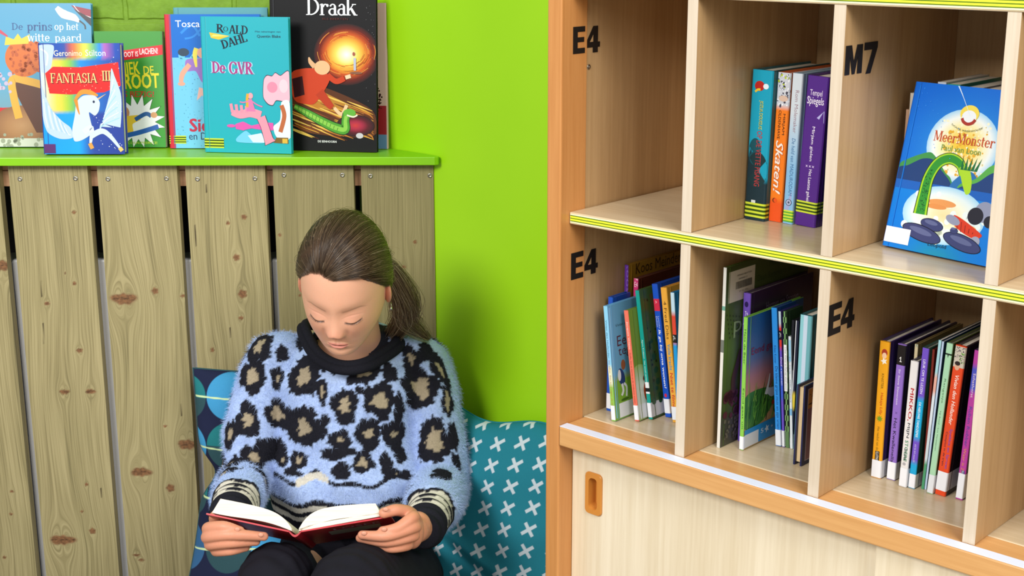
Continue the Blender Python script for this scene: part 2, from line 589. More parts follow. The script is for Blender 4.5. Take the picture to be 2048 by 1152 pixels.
    def dots(s, n, x0, y0, x1, y1, r, col, seed=1):
        g = random.Random(seed)
        s.k += 1
        lift = 0.00003+0.000012*s.k
        for _ in range(n):
            cx, cy, q = g.uniform(x0, x1), g.uniform(y0, y1), r*g.uniform(0.3, 0.75)
            pts = [(cx+q*math.cos(k*math.pi/5), cy+q*math.sin(k*math.pi/5)) for k in range(10)]
            s.mb.add([s.mapf(p[0], p[1], lift) for p in pts], [tuple(range(10))], lin(col))

# ------------------------------------------------------------------ books
BOOKN = [0]
def book(label, w, h, t, loc, rotz=0.0, lean=0.0, tip=0.0, base='#888888', front=None, spine=None, back=None, fart=None, sart=None,
         hard=True, group=None, mat=None, sticker=None, tape=None, sright=None, name='book', pages='page_block', nf=(2, 2), spine_base=None, bart=None):
    """spine at local y = 0 facing -y, front cover at x = t, foot at z = 0"""
    root = thing(name, label, 'book', loc, (tip, lean, rotz), group)
    bd = min(0.0026 if hard else 0.0006, t*0.22)
    ov = 0.003 if hard else 0.0004
    bul = min(0.0022, t*0.13) if hard else 0.0006
    mb = MB()
    bc = lin(base)
    sbc = lin(spine_base) if spine_base else bc
    e = 0.0006
    mb.box(0, bd, 0.0002, w, 0, h, lin(back) if back else bc)
    mb.box(t-bd, t, 0.0002, w, 0, h, bc)
    def sy(a):
        q = 2*a/t-1
        e_ = max(0.0, abs(q)-.82)/.18
        return -bul*(1-e_*e_)
    NS, NZ = 22, 24
    vs, cs = [], []
    for j in range(NZ+1):
        for i in range(NS+1):
            a = t*i/NS
            vs.append((a, sy(a), h*j/NZ))
            cs.append(lin(spine(i/NS, j/NZ)) if spine else sbc)
    n1 = NS+1
    mb.add(vs, [(j*n1+i, j*n1+i+1, (j+1)*n1+i+1, (j+1)*n1+i) for j in range(NZ) for i in range(NS)], np.array(cs))
    for zz in (0.0, h):                                   # head and foot of the spine board
        vs = [(t*i/NS, sy(t*i/NS), zz) for i in range(n1)]+[(t, bd, zz), (0, bd, zz)]
        mb.add(vs, [tuple(range(len(vs)))], sbc)
    mb.add([(0.0002, bd, 0), (t-0.0002, bd, 0), (t-0.0002, bd, h), (0.0002, bd, h)], [(0, 1, 2, 3)], sbc)
    def fm(a, b, l):
        return (t+0.0001+l, min(max(a, 0.0002), w-0.0002), min(max(b, 0.0002), h-0.0002))
    def sm(a, b, l):
        a = min(max(a, 0), t)
        return (a, sy(a)-0.0001-l, min(max(b, 0), h))
    if front:
        na, nb = nf
        vs = [fm(w*i/na, h*j/nb, 0) for j in range(nb+1) for i in range(na+1)]
        cs = np.array([lin(front(i/na, j/nb)) for j in range(nb+1) for i in range(na+1)])
        mb.add(vs, [(j*(na+1)+i, j*(na+1)+i+1, (j+1)*(na+1)+i+1, (j+1)*(na+1)+i) for j in range(nb) for i in range(na)], cs)
    def dims(fn):                                         # hand the real sizes to the picture
        names = fn.__code__.co_varnames[:fn.__code__.co_argcount]
        return {k: q for k, q in (('t', t), ('w', w), ('h', h)) if k in names}
    if fart:
        fart(Art(mb, fm), **dims(fart))
    if sart:
        sart(Art(mb, sm), **dims(sart))
    if hard:                                              # raised strip in darker cover colour, standing for the hinge groove's shade
        mb.box(t-0.0001, t+0.00035, 0.0075, 0.0085, 0.001, h-0.001, bc*0.75)
    mb.build('cover', mat or M_PRINT, root)
    pb = MB()
    pb.box(bd, t-bd, bd, w-ov, ov, h-ov)
    pb.build(pages, M_PAGE, root)
    if sticker:                                           # (height from, height to, reach over the front) white spine sticker
        z0, z1, reach = sticker[:3]
        c = lin(sticker[3] if len(sticker) > 3 else '#e9ecf2')
        st = MB()
        ns = 22
        vs = []
        for i in range(ns+1):
            a = t*i/ns
            vs += [sm(a, z0, 0.0006), sm(a, z1, 0.0006)]
        vs += [(t+0.0006, reach, z0), (t+0.0006, reach, z1)]
        st.add(vs, [(2*i, 2*i+2, 2*i+3, 2*i+1) for i in range(ns+1)], c)
        so = st.build('spine_sticker', M_MATT, root)
        so['label'] = 'white sticker' if len(sticker) < 4 else 'sticker'
    if tape:                                              # striped library tape
        z0, z1, reach = tape[:3]
        st = MB()
        ns, nb = 22, 7
        for b in range(nb):
            y0, y1 = z0+(z1-z0)*b/nb, z0+(z1-z0)*(b+1)/nb
            c = lin('#c9d93a' if b % 2 == 0 else '#2f4a14')
            vs = []
            for i in range(ns+1):
                a = t*i/ns
                vs += [sm(a, y0, 0.0006), sm(a, y1, 0.0006)]
            vs += [(t+0.0006, reach, y0), (t+0.0006, reach, y1)]
            st.add(vs, [(2*i, 2*i+2, 2*i+3, 2*i+1) for i in range(ns+1)], c)
        st.build('striped_tape', M_MATT, root)['label'] = 'yellow and green striped tape'
    return root
# ------------------------------------------------------------------ the setting
YP = 2.58                                   # front of the boards behind the bench
ZM = BO[2]                                  # top of the bookcase's middle shelf
LEDGE = 1.45-0.4193
VW = 0.315                                  # the smooth green wall, behind the bookcase

mb = MB()
mb.box(-2.2, 2.6, -0.6, 3.1, -0.05, 0.0)
structure(mb.build('floor', M_FLOOR), 'beige vinyl floor in front of the bench and bookcase')
mb = MB()
mb.box(-2.0, 0.2, 2.735, 2.80, 0.985, 2.3)
structure(mb.build('wall_back', M_BRICK), 'rough brick wall painted green behind the book ledge')
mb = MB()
mb.box(-2.0, 0.1, 2.80, 2.86, 0, 0.985)  # backing set deeper and black, in place of the shade between the boards
structure(mb.build('wall_shade_backing', M_DARK), 'wall behind the boards, coloured black for the shade in the gaps')
mb = MB()
ps = [bw(-0.80, VW, 0), bw(1.9, VW, 0), bw(1.9, VW+0.06, 0), bw(-0.80, VW+0.06, 0)]
mb.add([(p[0], p[1], z) for z in (0, 2.3) for p in ps], [(0, 1, 5, 4), (1, 2, 6, 5), (2, 3, 7, 6), (3, 0, 4, 7), (4, 5, 6, 7), (3, 2, 1, 0)])
structure(mb.build('wall_right', M_GREEN), 'smooth lime green wall between the ledge and the bookcase')

# radiator seen through the gaps between the boards
rad = thing('radiator', 'white radiator seen through the gaps between the wooden boards', 'radiator', (-0.62, 2.617, 0.12))
rz = on_y(200, 515, 2.62)[2]-0.12
mb = MB()
for k in range(14):
    x0 = -0.62+k*0.071
    mb.box(x0, x0+0.064, -0.012, 0.006, 0, rz)
mb.build('front_panel', M_WHITE, rad, bevel=0.005)
mb = MB()
mb.box(-0.60, 0.40, 0.006, 0.09, 0.02, rz-0.01)
mb.build('convector', M_WHITE, rad)

# ------------------------------------------------------------------ boards behind the bench
def plank_mat(name, stops):
    t = NT(name, 0.55, 0.35)
    a = t.n('Attribute', attribute_name='Col')
    s = t.n('SeparateColor')
    t.l(a.outputs['Color'], s.inputs[0])
    co = t.n('SeparateXYZ')
    t.l(t.coord(), co.inputs[0])
    v = t.n('CombineXYZ')
    t.l(s.outputs[0], v.inputs[0])
    t.l(t.math('MULTIPLY', co.outputs[2], 0.012), v.inputs[1])
    f = t.noise(v.outputs[0], 380, 2, 0.6)
    g = t.noise(v.outputs[0], 46, 3, 0.6)
    fib = t.noise(t.mapping(t.coord(), (900, 900, 9)), 1.0, 2)
    h = t.math('ADD', t.math('MULTIPLY', f, 0.62), t.math('MULTIPLY', g, 0.38))
    c = t.ramp(h, stops)
    blot = t.noise(t.mapping(t.coord(), (9, 9, 3)), 1.0, 3)
    c = t.mix(t.math('MULTIPLY', blot, 0.35), c, '#8f8a5c')
    c = t.mix(t.math('MULTIPLY', fib, 0.16), c, '#6d6444')
    kc = t.ramp(t.noise(t.coord(), 190, 4), [(0.3, '#573722'), (0.7, '#94633f')])
    c = t.mix(s.outputs[1], c, kc)
    c = t.mix(s.outputs[2], c, '#2c1d0e')
    t.col(c)
    t.bump(t.math('ADD', h, t.math('MULTIPLY', fib, 0.3)), 0.28, 0.0012)
    return t.m
PL_A = plank_mat('pressure_treated_pine', [(0.30, '#6a6042'), (0.45, '#9d8f65'), (0.62, '#bbac7f')])
PL_B = plank_mat('weathered_pine', [(0.30, '#6b6140'), (0.47, '#8f835a'), (0.62, '#a3966b')])
M_BATTEN = laminate('batten_wood', '#b98763', '#d8a983', 'x')
clad = thing('board_backrest', 'upright pine boards screwed to battens behind the reading girl', 'boards', (-0.55, YP, 0.08))
CL = np.array([-0.55, YP, 0.08])
PB = [(-503, -346), (-327, -169), (-150, -3), (17, 175), (194.5, 354), (371, 530), (545.6, 707), (722, 867)]
KN = [[(-420, 700, 9, 8)], [(-250, 560, 8, 7), (-230, 880, 20, 10)],  # px x, px y, rx, ry in pixels
  [(4, 531, 20, 11), (24, 983, 4, 3), (22, 1028, 4, 3), (9, 1115, 4, 4)],
 [(148, 425, 4, 4), (149, 567, 4, 4), (130, 546, 2, 2), (94, 607, 6, 4), (159, 701, 7, 5), (129, 784, 11, 5), (181, 783, 11, 5), (173, 969, 4, 4), (164, 1023, 3, 3), (185, 1062, 7, 7), (124, 1080, 29, 11)],
 [(248, 598, 28, 12), (310, 582, 7, 7), (366, 592, 6, 3), (330, 852, 4, 3), (375, 889, 22, 11), (282, 944, 23, 10), (341, 976, 9, 9), (273, 1110, 8, 3), (283, 1120, 7, 3)],
 [(488, 434, 6, 5), (456, 446, 4, 4), (473, 515, 7, 7), (485, 588, 9, 9), (482, 636, 5, 4), (425, 700, 4, 5)],
 [(600, 590, 3, 3), (560, 470, 4, 3)],
 [(830, 484, 4, 4), (808, 534, 5, 3), (770, 700, 6, 6)]]
CK = [[], [], [], [(83, 578, 36), (87, 667, 46), (202, 985, 22)], [(363, 820, 26)], [(391, 472, 46), (413, 376, 18), (460, 665, 24)], [], []]
for i, (pa, pb_) in enumerate(PB):
    x0, x1 = on_y(pa, 345, YP)[0], on_y(pb_, 345, YP)[0]
    z0, z1 = 0.08, 1.45-0.4351
    nx, nz = 64, 400
    xs, zs = np.linspace(x0, x1, nx+1), np.linspace(z0, z1, nz+1)
    Xg, Zg = np.meshgrid(xs, zs)
    psi = Xg+0.004*np.sin(Zg*5.1+i*2)+0.003*np.sin(Zg*9.7+i)+0.0025*np.sin(Xg*60+i)*np.sin(Zg*4+i*3)
    knot, crack = np.zeros_like(Xg), np.zeros_like(Xg)
    for (kx, ky, rx, ry) in KN[i]:
        c = on_y(kx, ky, YP)
        R, S = rx/1080, ry/1080
        dx, dz = Xg-c[0], (Zg-c[2])
        r2 = dx**2+(dz*0.55)**2
        rr = (0.5*(R+S)*1.15)**2
        psi = psi-dx*rr*1.6/(r2+rr*0.55)
        d = np.sqrt((dx/R)**2+(dz/S)**2)
        d = d+0.12*np.sin(np.arctan2(dz, dx)*5+kx)
        knot = np.maximum(knot, np.clip((1.12-d)/0.3, 0, 1)*0.92)
        psi = np.where(d < 1.0, c[0]+d*R*1.1, psi)
        if rx > 10:
            crack = np.maximum(crack, np.clip(1.0-np.abs(dz-0.001*np.sin(dx*300))/0.0012, 0, 1)*(np.abs(dx) < R*0.9)*0.8)
    for (kx, ky, L) in CK[i]:
        c = on_y(kx, ky, YP)
        crack = np.maximum(crack, np.clip(1.2-np.abs(Xg-c[0]-0.03*(Zg-c[2]))/0.0011, 0, 1)*(np.abs(Zg-c[2]) < L/2160))
    mb = MB()
    fr = [(Xg[j, k]-CL[0], 0.0, Zg[j, k]-CL[2]) for j in range(nz+1) for k in range(nx+1)]
    mb.add(fr, [(j*(nx+1)+k, j*(nx+1)+k+1, (j+1)*(nx+1)+k+1, (j+1)*(nx+1)+k) for j in range(nz) for k in range(nx)],
           np.stack([psi.ravel(), knot.ravel(), crack.ravel()], 1))
    bx = MB()
    a0, a1, b0, b1 = x0-CL[0], x1-CL[0], z0-CL[2], z1-CL[2]
    T = 0.022
    mb.add([(a0, 0, b0), (a1, 0, b0), (a1, T, b0), (a0, T, b0), (a0, 0, b1), (a1, 0, b1), (a1, T, b1), (a0, T, b1)],
           [(1, 2, 6, 5), (2, 3, 7, 6), (3, 0, 4, 7), (4, 5, 6, 7), (0, 3, 2, 1)], np.array([(q, 0, 0) for q in (x0, x1, x1+.02, x0+.02)*2]))
    mb.build('board', PL_A if i < 6 else PL_B, clad)
for zz, hh in ((0.9995, 0.012), (0.969, 0.029)):
    mb = MB()
    mb.box(-1.42-CL[0], -0.16-CL[0], 0.0222, 0.045, zz-CL[2], zz+hh-CL[2])
    mb.build('batten', M_BATTEN, clad)
for (sx, sy) in ((40, 358), (151, 357), (216, 358), (333, 357), (395, 358), (510, 357), (568, 350), (685, 350), (741, 352), (860, 351)):
    c = on_y(sx, sy, YP)-CL
    mb = MB()
    R, n = 0.0044, 14
    vs, fs = [(c[0], 0.0006, c[2])], []
    for rr, yy in ((0.3, 0.0004), (0.45, -0.0012), (1.0, -0.0007), (1.08, 0.0002)):
        vs += [(c[0]+R*rr*math.cos(2*math.pi*k/n), yy, c[2]+R*rr*math.sin(2*math.pi*k/n)) for k in range(n)]
    fs += [(0, 1+k, 1+(k+1) % n) for k in range(n)]
    for q in range(3):
        fs += [(1+q*n+k, 1+(q+1)*n+k, 1+(q+1)*n+(k+1) % n, 1+q*n+(k+1) % n) for k in range(n)]
    mb.add(vs, fs)
    mb.build('screw', M_STEEL, clad, smooth=True)

# the green ledge on top of the boards
mb = MB()
yf, yb = 2.5555, 2.733
xw = lambda y: (bw(0, VW, 0)+UD*((y-bw(0, VW, 0)[1])/UD[1]))[0]-0.002
out = [(-1.5, yf), (-0.142, yf), (-0.1355, yf+0.003), (-0.134, yf+0.009), (xw(yf+0.03), yf+0.03), (xw(yb), yb), (-1.5, yb)]
n = len(out)
mb.add([(x, y, z) for z in (LEDGE-0.0155, LEDGE) for x, y in out], [tuple(range(n-1, -1, -1)), tuple(range(n, 2*n))]+[(k, (k+1) % n, n+(k+1) % n, n+k) for k in range(n)])
led = mb.build('wall_ledge', M_LEDGE, bevel=0.0015)
tag(led, 'lime green painted ledge above the boards carrying a row of books', 'shelf')

# bench under the girl
ben = thing('bench', 'low dark-topped bench carrying the girl and the cushions', 'bench', (-0.5, 2.28, 0))
mb = MB()
bp = [(-1.5, 1.98), (xw(2.35) - 0.0, 2.35), (xw(2.55), 2.55), (-1.5, 2.575)]
bp = [(-1.5, 1.98), (xw(2.40)-0.0, 1.98), (xw(2.40), 2.40), (xw(2.555), 2.555), (-1.5, 2.565)]
n = len(bp)
mb.add([(x+0.5, y-2.28, z) for z in (0.13, 0.155) for x, y in bp], [tuple(range(n-1, -1, -1)), tuple(range(n, 2*n))]+[(k, (k+1) % n, n+(k+1) % n, n+k) for k in range(n)])
mb.build('seat', plain('dark_seat_cloth', '#1b1d28', 0.85, 0.2, nz=.15), ben)
mb = MB()
mb.box(-1.0, 0.5, -0.27, -0.25, 0.0, 0.13)
mb.build('front_board', M_BEECHX, ben)

# ------------------------------------------------------------------ bookcase
bc = thing('bookcase', 'beech and maple bookcase with open cubbies above sliding doors', 'bookcase', (BO[0], BO[1], 0), (0, 0, -YAW))
ZU = ZM+0.3033
ZB = ZM-0.017-0.30
UE = 1.06
def part(name, boxes, m, bevel=0.0012, parent=None):
    q = MB()
    for b in boxes:
        q.box(*b)
    return q.build(name, m, parent or bc, bevel=bevel)
part('beech_upright', [(-0.0235, 0.002, -0.02, 0.036, 0, 1.75)], M_BEECH, 0.002)
part('side_panel', [(-0.0215, 0.0, 0.0362, 0.305, 0, 1.75)], M_LAM)
part('back_panel', [(0.0, UE, 0.3005, 0.306, 0.05, 1.75)], M_LAM)
part('right_side_panel', [(UE, UE+0.022, -0.02, 0.306, 0, 1.75)], M_LAM)
DV = [0.19542, 0.40478, 0.61466, 0.8245]
for u in DV:
    part('divider', [(u+0.0003, u+0.0153, 0.0008, 0.3, ZM+.0002, ZU-.0002)], M_LAM)
    part('divider', [(u+0.0003, u+0.0153, 0.0008, 0.3, ZB+.0002, ZM-0.0172)], M_LAM)
    part('divider_edge', [(u, u+0.0156, -0.0004, 0.0009, ZM+.0002, ZU-.0002)], M_EDGE, 0.0004)
    part('divider_edge', [(u, u+0.0156, -0.0004, 0.0009, ZB+.0002, ZM-0.0172)], M_EDGE, 0.0004)
for z in (ZM, ZU+0.017, ZU+0.33):
    part('shelf', [(0.0025, UE-.0005, -0.0005, 0.3, z-0.017, z)], M_LAMH)
    q = MB()
    hgt = [0, .16, .27, .46, .57, .76, .87, 1.0]
    cols = ['#efe6b8', '#54700f', '#e9ec38', '#54700f', '#e9ec38', '#54700f', '#efe9c4']
    for k in range(7):
        a, b = z-0.0150+0.0128*hgt[k], z-0.0150+0.0128*hgt[k+1]
        q.box(0.0045, UE-.002, -0.0012, -0.0006, a, b, lin(cols[k]))
    q.build('striped_edge_tape', M_MATT, bc)['label'] = 'yellow and green striped tape on the shelf edge'
part('bottom_board', [(0.0, UE, 0.039, 0.3, ZB-0.02, ZB)], M_LAMH)
part('beech_rail', [(0.0026, UE, -0.0205, 0.039, ZB-0.0295, ZB-0.0002)], M_BEECHX, 0.002)
part('white_edge_strip', [(0.003, UE, -0.0195, -0.0025, ZB-0.0001, ZB+0.0008)], plain('white_label_strip', '#dfe6f5', 0.35), 0)
DF = uvz(on_u(1142.6, 1100, 0.002))[1]
d1 = part('sliding_door', [(0.003, 0.60, DF, DF+0.016, 0.06, ZB-0.02)], M_DOOR)
uE = uvz(on_v(1750, 1120, DF-0.018))[0]
part('sliding_door', [(uE, UE, DF-0.018, DF-0.002, 0.06, ZB-0.031)], M_DOOR)
part('plinth', [(0.0, UE, 0.01, 0.03, 0.0, 0.06)], M_BEECHX)
# recessed handle
def rrect(w, h, r, n=6):
    o = []
    for cx, cy, a0 in ((w-r, h-r, 0), (-w+r, h-r, 90), (-w+r, -h+r, 180), (w-r, -h+r, 270)):
        for k in range(n+1):
            a = math.radians(a0+90*k/n)
            o.append((cx+r*math.cos(a), cy+r*math.sin(a)))
    return o
hc = uvz(on_v(1188.5, 987, DF))
hw = (uvz(on_v(1205, 990, DF))[0]-uvz(on_v(1172, 982, DF))[0])/2
hh = (uvz(on_v(1188, 945, DF))[2]-uvz(on_v(1188, 1028, DF))[2])/2
q = MB()
R1, R2, R3, R4 = rrect(hw, hh, hw*0.45), rrect(hw*0.93, hh*0.97, hw*0.42), rrect(hw*0.52, hh*0.76, hw*0.45), rrect(hw*0.40, hh*0.70, hw*0.38)
rings = [(R1, 0.0), (R1, -0.002), (R2, -0.0035), (R3, -0.0035), (R4, 0.012)]
n = len(R1)
vs = [(hc[0]+x, DF-0.0002+y, hc[2]+z) for r_, y in rings for x, z in r_]
fs = [(i*n+k, i*n+(k+1) % n, (i+1)*n+(k+1) % n, (i+1)*n+k) for i in range(4) for k in range(n)]+[tuple(range(4*n, 5*n))]
q.add(vs, fs)
q.build('door_handle', M_PLASTIC, d1, smooth=False)['label'] = 'orange recessed finger pull'
# cut the door where the handle is sunk in
bm = bmesh.new()
bm.from_mesh(d1.data)
bm.free()
me = d1.data
q = MB()
x0, x1, z0, z1 = hc[0]-hw*.8, hc[0]+hw*.8, hc[2]-hh*.9, hc[2]+hh*.9
for b in ((0.003, x0, 0.06, ZB-0.02), (x1, 0.60, 0.06, ZB-0.02), (x0, x1, 0.06, z0), (x0, x1, z1, ZB-0.02)):
    q.box(b[0], b[1], DF, DF+0.016, b[2], b[3])
t_ = q.build('door_tmp', M_DOOR)
d1.modifiers.clear()
d1.data = t_.data
bpy.data.objects.remove(t_)
# a screw in the side panel
P = on_u(1177.5, 134, 0.0)
cu, cv, cz = uvz(P)
q = MB()
q.ball((0.0004, cv, cz), (0.001, 0.004, 0.004), n=14, m=8)
q.ball((0.0012, cv, cz), (0.0006, 0.0016, 0.0016), n=8, m=6)
q.build('panel_screw', M_STEEL, bc, smooth=True)
# stick-on letters
GL = {'E': [[(0, 0), (1, 0), (1, .2), (.38, .2), (.38, .42), (.93, .42), (.93, .6), (.38, .6), (.38, .8), (1, .8), (1, 1), (0, 1)]],
      '4': [[(.5, 0), (.85, 0), (.85, .2), (1, .2), (1, .4), (.85, .4), (.85, 1), (.52, 1), (0, .38), (0, .2), (.5, .2)]],
      'M': [[(0, 0), (.27, 0), (.27, .62), (.42, .0), (.58, 0), (.73, .62), (.73, 0), (1, 0), (1, 1), (.66, 1), (.5, .42), (.34, 1), (0, 1)]],
      '7': [[(.2, 0), (.55, 0), (1, .82), (1, 1), (0, 1), (0, .76), (.62, .76)]]}
for nm, items, u in (('E4', [('E', 1146, 1169.5, 53, 107, 0.0022), ('4', 1171.5, 1199.5, 52, 105, 0.0002)], 0),
                     ('E4', [('E', 1142, 1166, 504, 557, 0.0022), ('4', 1168, 1195, 499, 548, 0.0002)], 0),
                     ('M7', [('M', 1690.5, 1724, 90, 148, 0.4204), ('7', 1727.5, 1753.5, 84, 146, 0.4204)], 0),
                     ('E4', [('E', 1657, 1681.5, 607, 668, 0.4204), ('4', 1682.5, 1708.5, 599, 656, 0.4204)], 0)):
    q = MB()
    for ch, xa, xb, ya, yb_, uu in items:
        ym = (ya+yb_)/2
        v0, v1 = uvz(on_u(xa, ym, uu))[1], uvz(on_u(xb, ym, uu))[1]
        xm = (xa+xb)/2
        zt, zb_ = uvz(on_u(xm, ya, uu))[2], uvz(on_u(xm, yb_, uu))[2]
        for poly in GL[ch]:
            pts = [(v0+a*(v1-v0), zb_+b*(zt-zb_)) for a, b in poly]
            tri = geometry.tessellate_polygon([[Vector((a, b, 0)) for a, b in pts]])
            m_ = len(pts)
            q.add([(uu+0.0002, a, b) for a, b in pts]+[(uu+0.0006, a, b) for a, b in pts], [tuple(k+m_ for k in tt) for tt in tri]+[(k, (k+1) % m_, m_+(k+1) % m_, m_+k) for k in range(m_)])
        if ch == '4':                                     # the counter of the 4
            pts = [(v0+a*(v1-v0), zb_+b*(zt-zb_)) for a, b in ((.27, .41), (.5, .41), (.5, .68))]
            q.add([(uu+0.0008, a, b) for a, b in pts], [(0, 1, 2)], mat=1)
    q.build('letter_sticker', [M_BLACK, M_LAM], bc)['label'] = 'black stick-on letters '+nm
# ------------------------------------------------------------------ books in the bookcase
def proj(P):
    q = np.asarray(P)-CAM
    d = q@_f
    return 1024+F_PX*(q@CR)/d, 576-F_PX*(q@CU)/d
LAST = {}
def put(label, bl, br, tl, zs, w, gap=None, **kw):
    """a spine-out book: foot corners and head corner of its spine found on its shelf"""
    P = on_z(bl[0], bl[1], zs)
    u0, v0, _ = uvz(P)
    t = uvz(on_v(br[0], br[1], v0))[0]-u0
    Q = uvz(on_v(tl[0], tl[1], v0))
    dz = Q[2]-zs
    a = math.atan2(Q[0]-u0, dz)
    h = dz/math.cos(a)
    loc = P+np.array([0, 0, 0.0003+(t*math.sin(a) if a > 0 else 0)])
    return book(label, w, h, t*math.cos(a), loc, -YAW, a, **kw)
def putv(label, tl, tr, v, zs, w, lean=0.0, t=None, **kw):
    """a spine-out book standing further back, known by the top of its spine"""
    Q = uvz(on_v(tl[0], tl[1], v))
    dz = Q[2]-zs
    t = t or uvz(on_v(tr[0], tr[1], v))[0]-Q[0]
    u0 = Q[0]-dz*math.tan(lean)
    P = bw(u0, v, zs+0.0003+(t*math.sin(lean) if lean > 0 else 0))
    return book(label, w, dz/math.cos(lean), t, P, -YAW, lean, **kw)

G1 = 'books in the upper middle cubby'
def sp_pisang(a, b):
    return '#16303a' if b < 0.36+0.1*math.sin(a*4+1) else '#129ab8'
def a_pisang(A, t=.030, h=.206):
    A.ell(t*.35, h*.46, t*.30, h*.09, '#12505c')
    A.ell(t*.5, h*.34, t*.5, h*.12, '#15353b')
    A.ell(t*.40, h*.895, t*.23, h*.033, '#b3231f')
    A.line([(t*.2, h*.855), (t*.32, h*.87), (t*.45, h*.872)], t*.09, '#e8c22f')
    A.ell(t*.70, h*.895, t*.13, h*.018, '#dfe9ef')
    A.vtext('JOZUA DOUGLAS', t*.42, h*.80, h*.19, t*.20, '#e3e64c', bold=.06)
    A.vtext('JOZUA DOUGLAS', t*.44, h*.798, h*.188, t*.16, '#23303a', bold=.0)
    A.vtext('OP DE VETTE PISANG', t*.40, h*.60, h*.37, t*.26, '#b0363a', bold=.01)
    A.rect(t*.32, h*.115, t*.52, h*.135, '#cfd6d8')
put('teal and dark green book with red spine lettering, leftmost in its cubby', (1489, 437), (1530, 440), (1506.5, 139), ZM, .145, base='#175d66', spine=sp_pisang, sart=a_pisang, tape=(.004, .024, .03), group=G1)
def sp_sk(a, b):
    return '#e8551e' if b < .16 else ('#f07d1f' if b < .76 else '#c9cdd6')
def a_sk(A, t=.019, h=.203):
    A.dots(40, t*.1, h*.77, t*.95, h*.99, t*.12, '#4a4a5c', 3)
    A.dots(30, t*.1, h*.77, t*.95, h*.99, t*.10, '#eef0f5', 4)
    A.dots(8, t*.1, h*.90, t*.95, h*.99, t*.12, '#b6c930', 5)
    A.ell(t*.55, h*.83, t*.35, h*.02, '#d6b9a6')
    A.vtext('MIRJAM', t*.58, h*.73, h*.14, t*.22, '#2a1b14', bold=.01)
    A.vtext('OLDENHAVE', t*.28, h*.75, h*.19, t*.20, '#2a1b14', bold=.01)
    A.vtext('Skaten!', t*.22, h*.55, h*.36, t*.62, '#b5481a', bold=.06, shear=.3)
    A.vtext('Skaten!', t*.24, h*.55, h*.36, t*.56, '#f6e9dd', bold=.02, shear=.3)
    A.ell(t*.4, h*.145, t*.16, h*.016, '#7a3414')
    A.ell(t*.47, h*.145, t*.13, h*.014, '#e8551e')
put('orange book with white script lettering beside the teal one', (1537.4, 441), (1563, 444), (1557.5, 144.7), ZM, .145, base='#d9641c', spine=sp_sk, sart=a_sk, group=G1)
def sp_mad(a, b):
    q = min(1, max(0, (b-.35)/.4))
    c = np.array([132, 186, 226])*(1-q)+np.array([206, 216, 224])*q
    return '#%02x%02x%02x' % tuple(int(k) for k in c)
def a_mad(A, t=.015, h=.205):
    A.vtext('Rom Molemaker', t*.42, h*.89, h*.28, t*.34, '#9c7f8a')
    A.vtext('De held van MADURODAM', t*.40, h*.575, h*.385, t*.34, '#356a9c', shear=.15)
    A.poly([(t*.1, h*.08), (t*.95, h*.08), (t*.95, h*.26), (t*.6, h*.2), (t*.3, h*.13)], '#9fa9d6')
    A.ell(t*.5, h*.145, t*.3, h*.022, '#27324a')
    A.ell(t*.5, h*.145, t*.24, h*.018, '#b3bfe0')
    A.burst(t*.5, h*.145, t*.06, t*.2, 6, '#27324a')
    for k in range(4):
        A.rect(0, h*(.012+.02*k), t, h*(.022+.02*k), '#57a93a')
        A.rect(0, h*(.022+.02*k), t, h*(.032+.02*k), '#cfe23f')
put('pale blue book between the orange and the purple one', (1565.7, 446), (1586, 448), (1586.7, 146.5), ZM, .145, base='#a8c8e2', spine=sp_mad, sart=a_mad, group=G1)
def a_tem(A, t=.029, h=.201):
    A.text('Tempel', t*.2, h*.86, t*.58, h*.05, '#e9dcf3')
    A.text('Spiegels', t*.1, h*.80, t*.78, h*.065, '#f1e8f8', bold=.01)
    A.text('der', t*.15, h*.85, t*.12, h*.015, '#d9c6ec')
    A.poly([(t*.62, h*.73), (t*.96, h*.70), (t*.94, h*.78)], '#b7b4e6')
    A.vtext('Mirjam gielen', t*.42, h*.67, h*.23, t*.17, '#efe6f7', bold=.012)
    for k in range(3):
        A.burst(t*(.36+.15*k), h*.405, t*.025, t*.075, 4, '#cdb7e4')
    A.vtext('Het Laatste geheim', t*.44, h*.385, h*.235, t*.19, '#efe6f7', bold=.012)
put('thick purple book with pale lettering next to the pale blue one', (1589.4, 449.5), (1631, 452), (1616.7, 152), ZM, .145, base='#4f2383', sart=a_tem, tape=(.018, .034, .028), group=G1)
putv('teal book mostly hidden behind the cubby divider by the purple book', (1664, 160), (1700, 165), .132, ZM, .15, t=.016, base='#0f7d86', tape=(.018, .034, .028), group=G1)

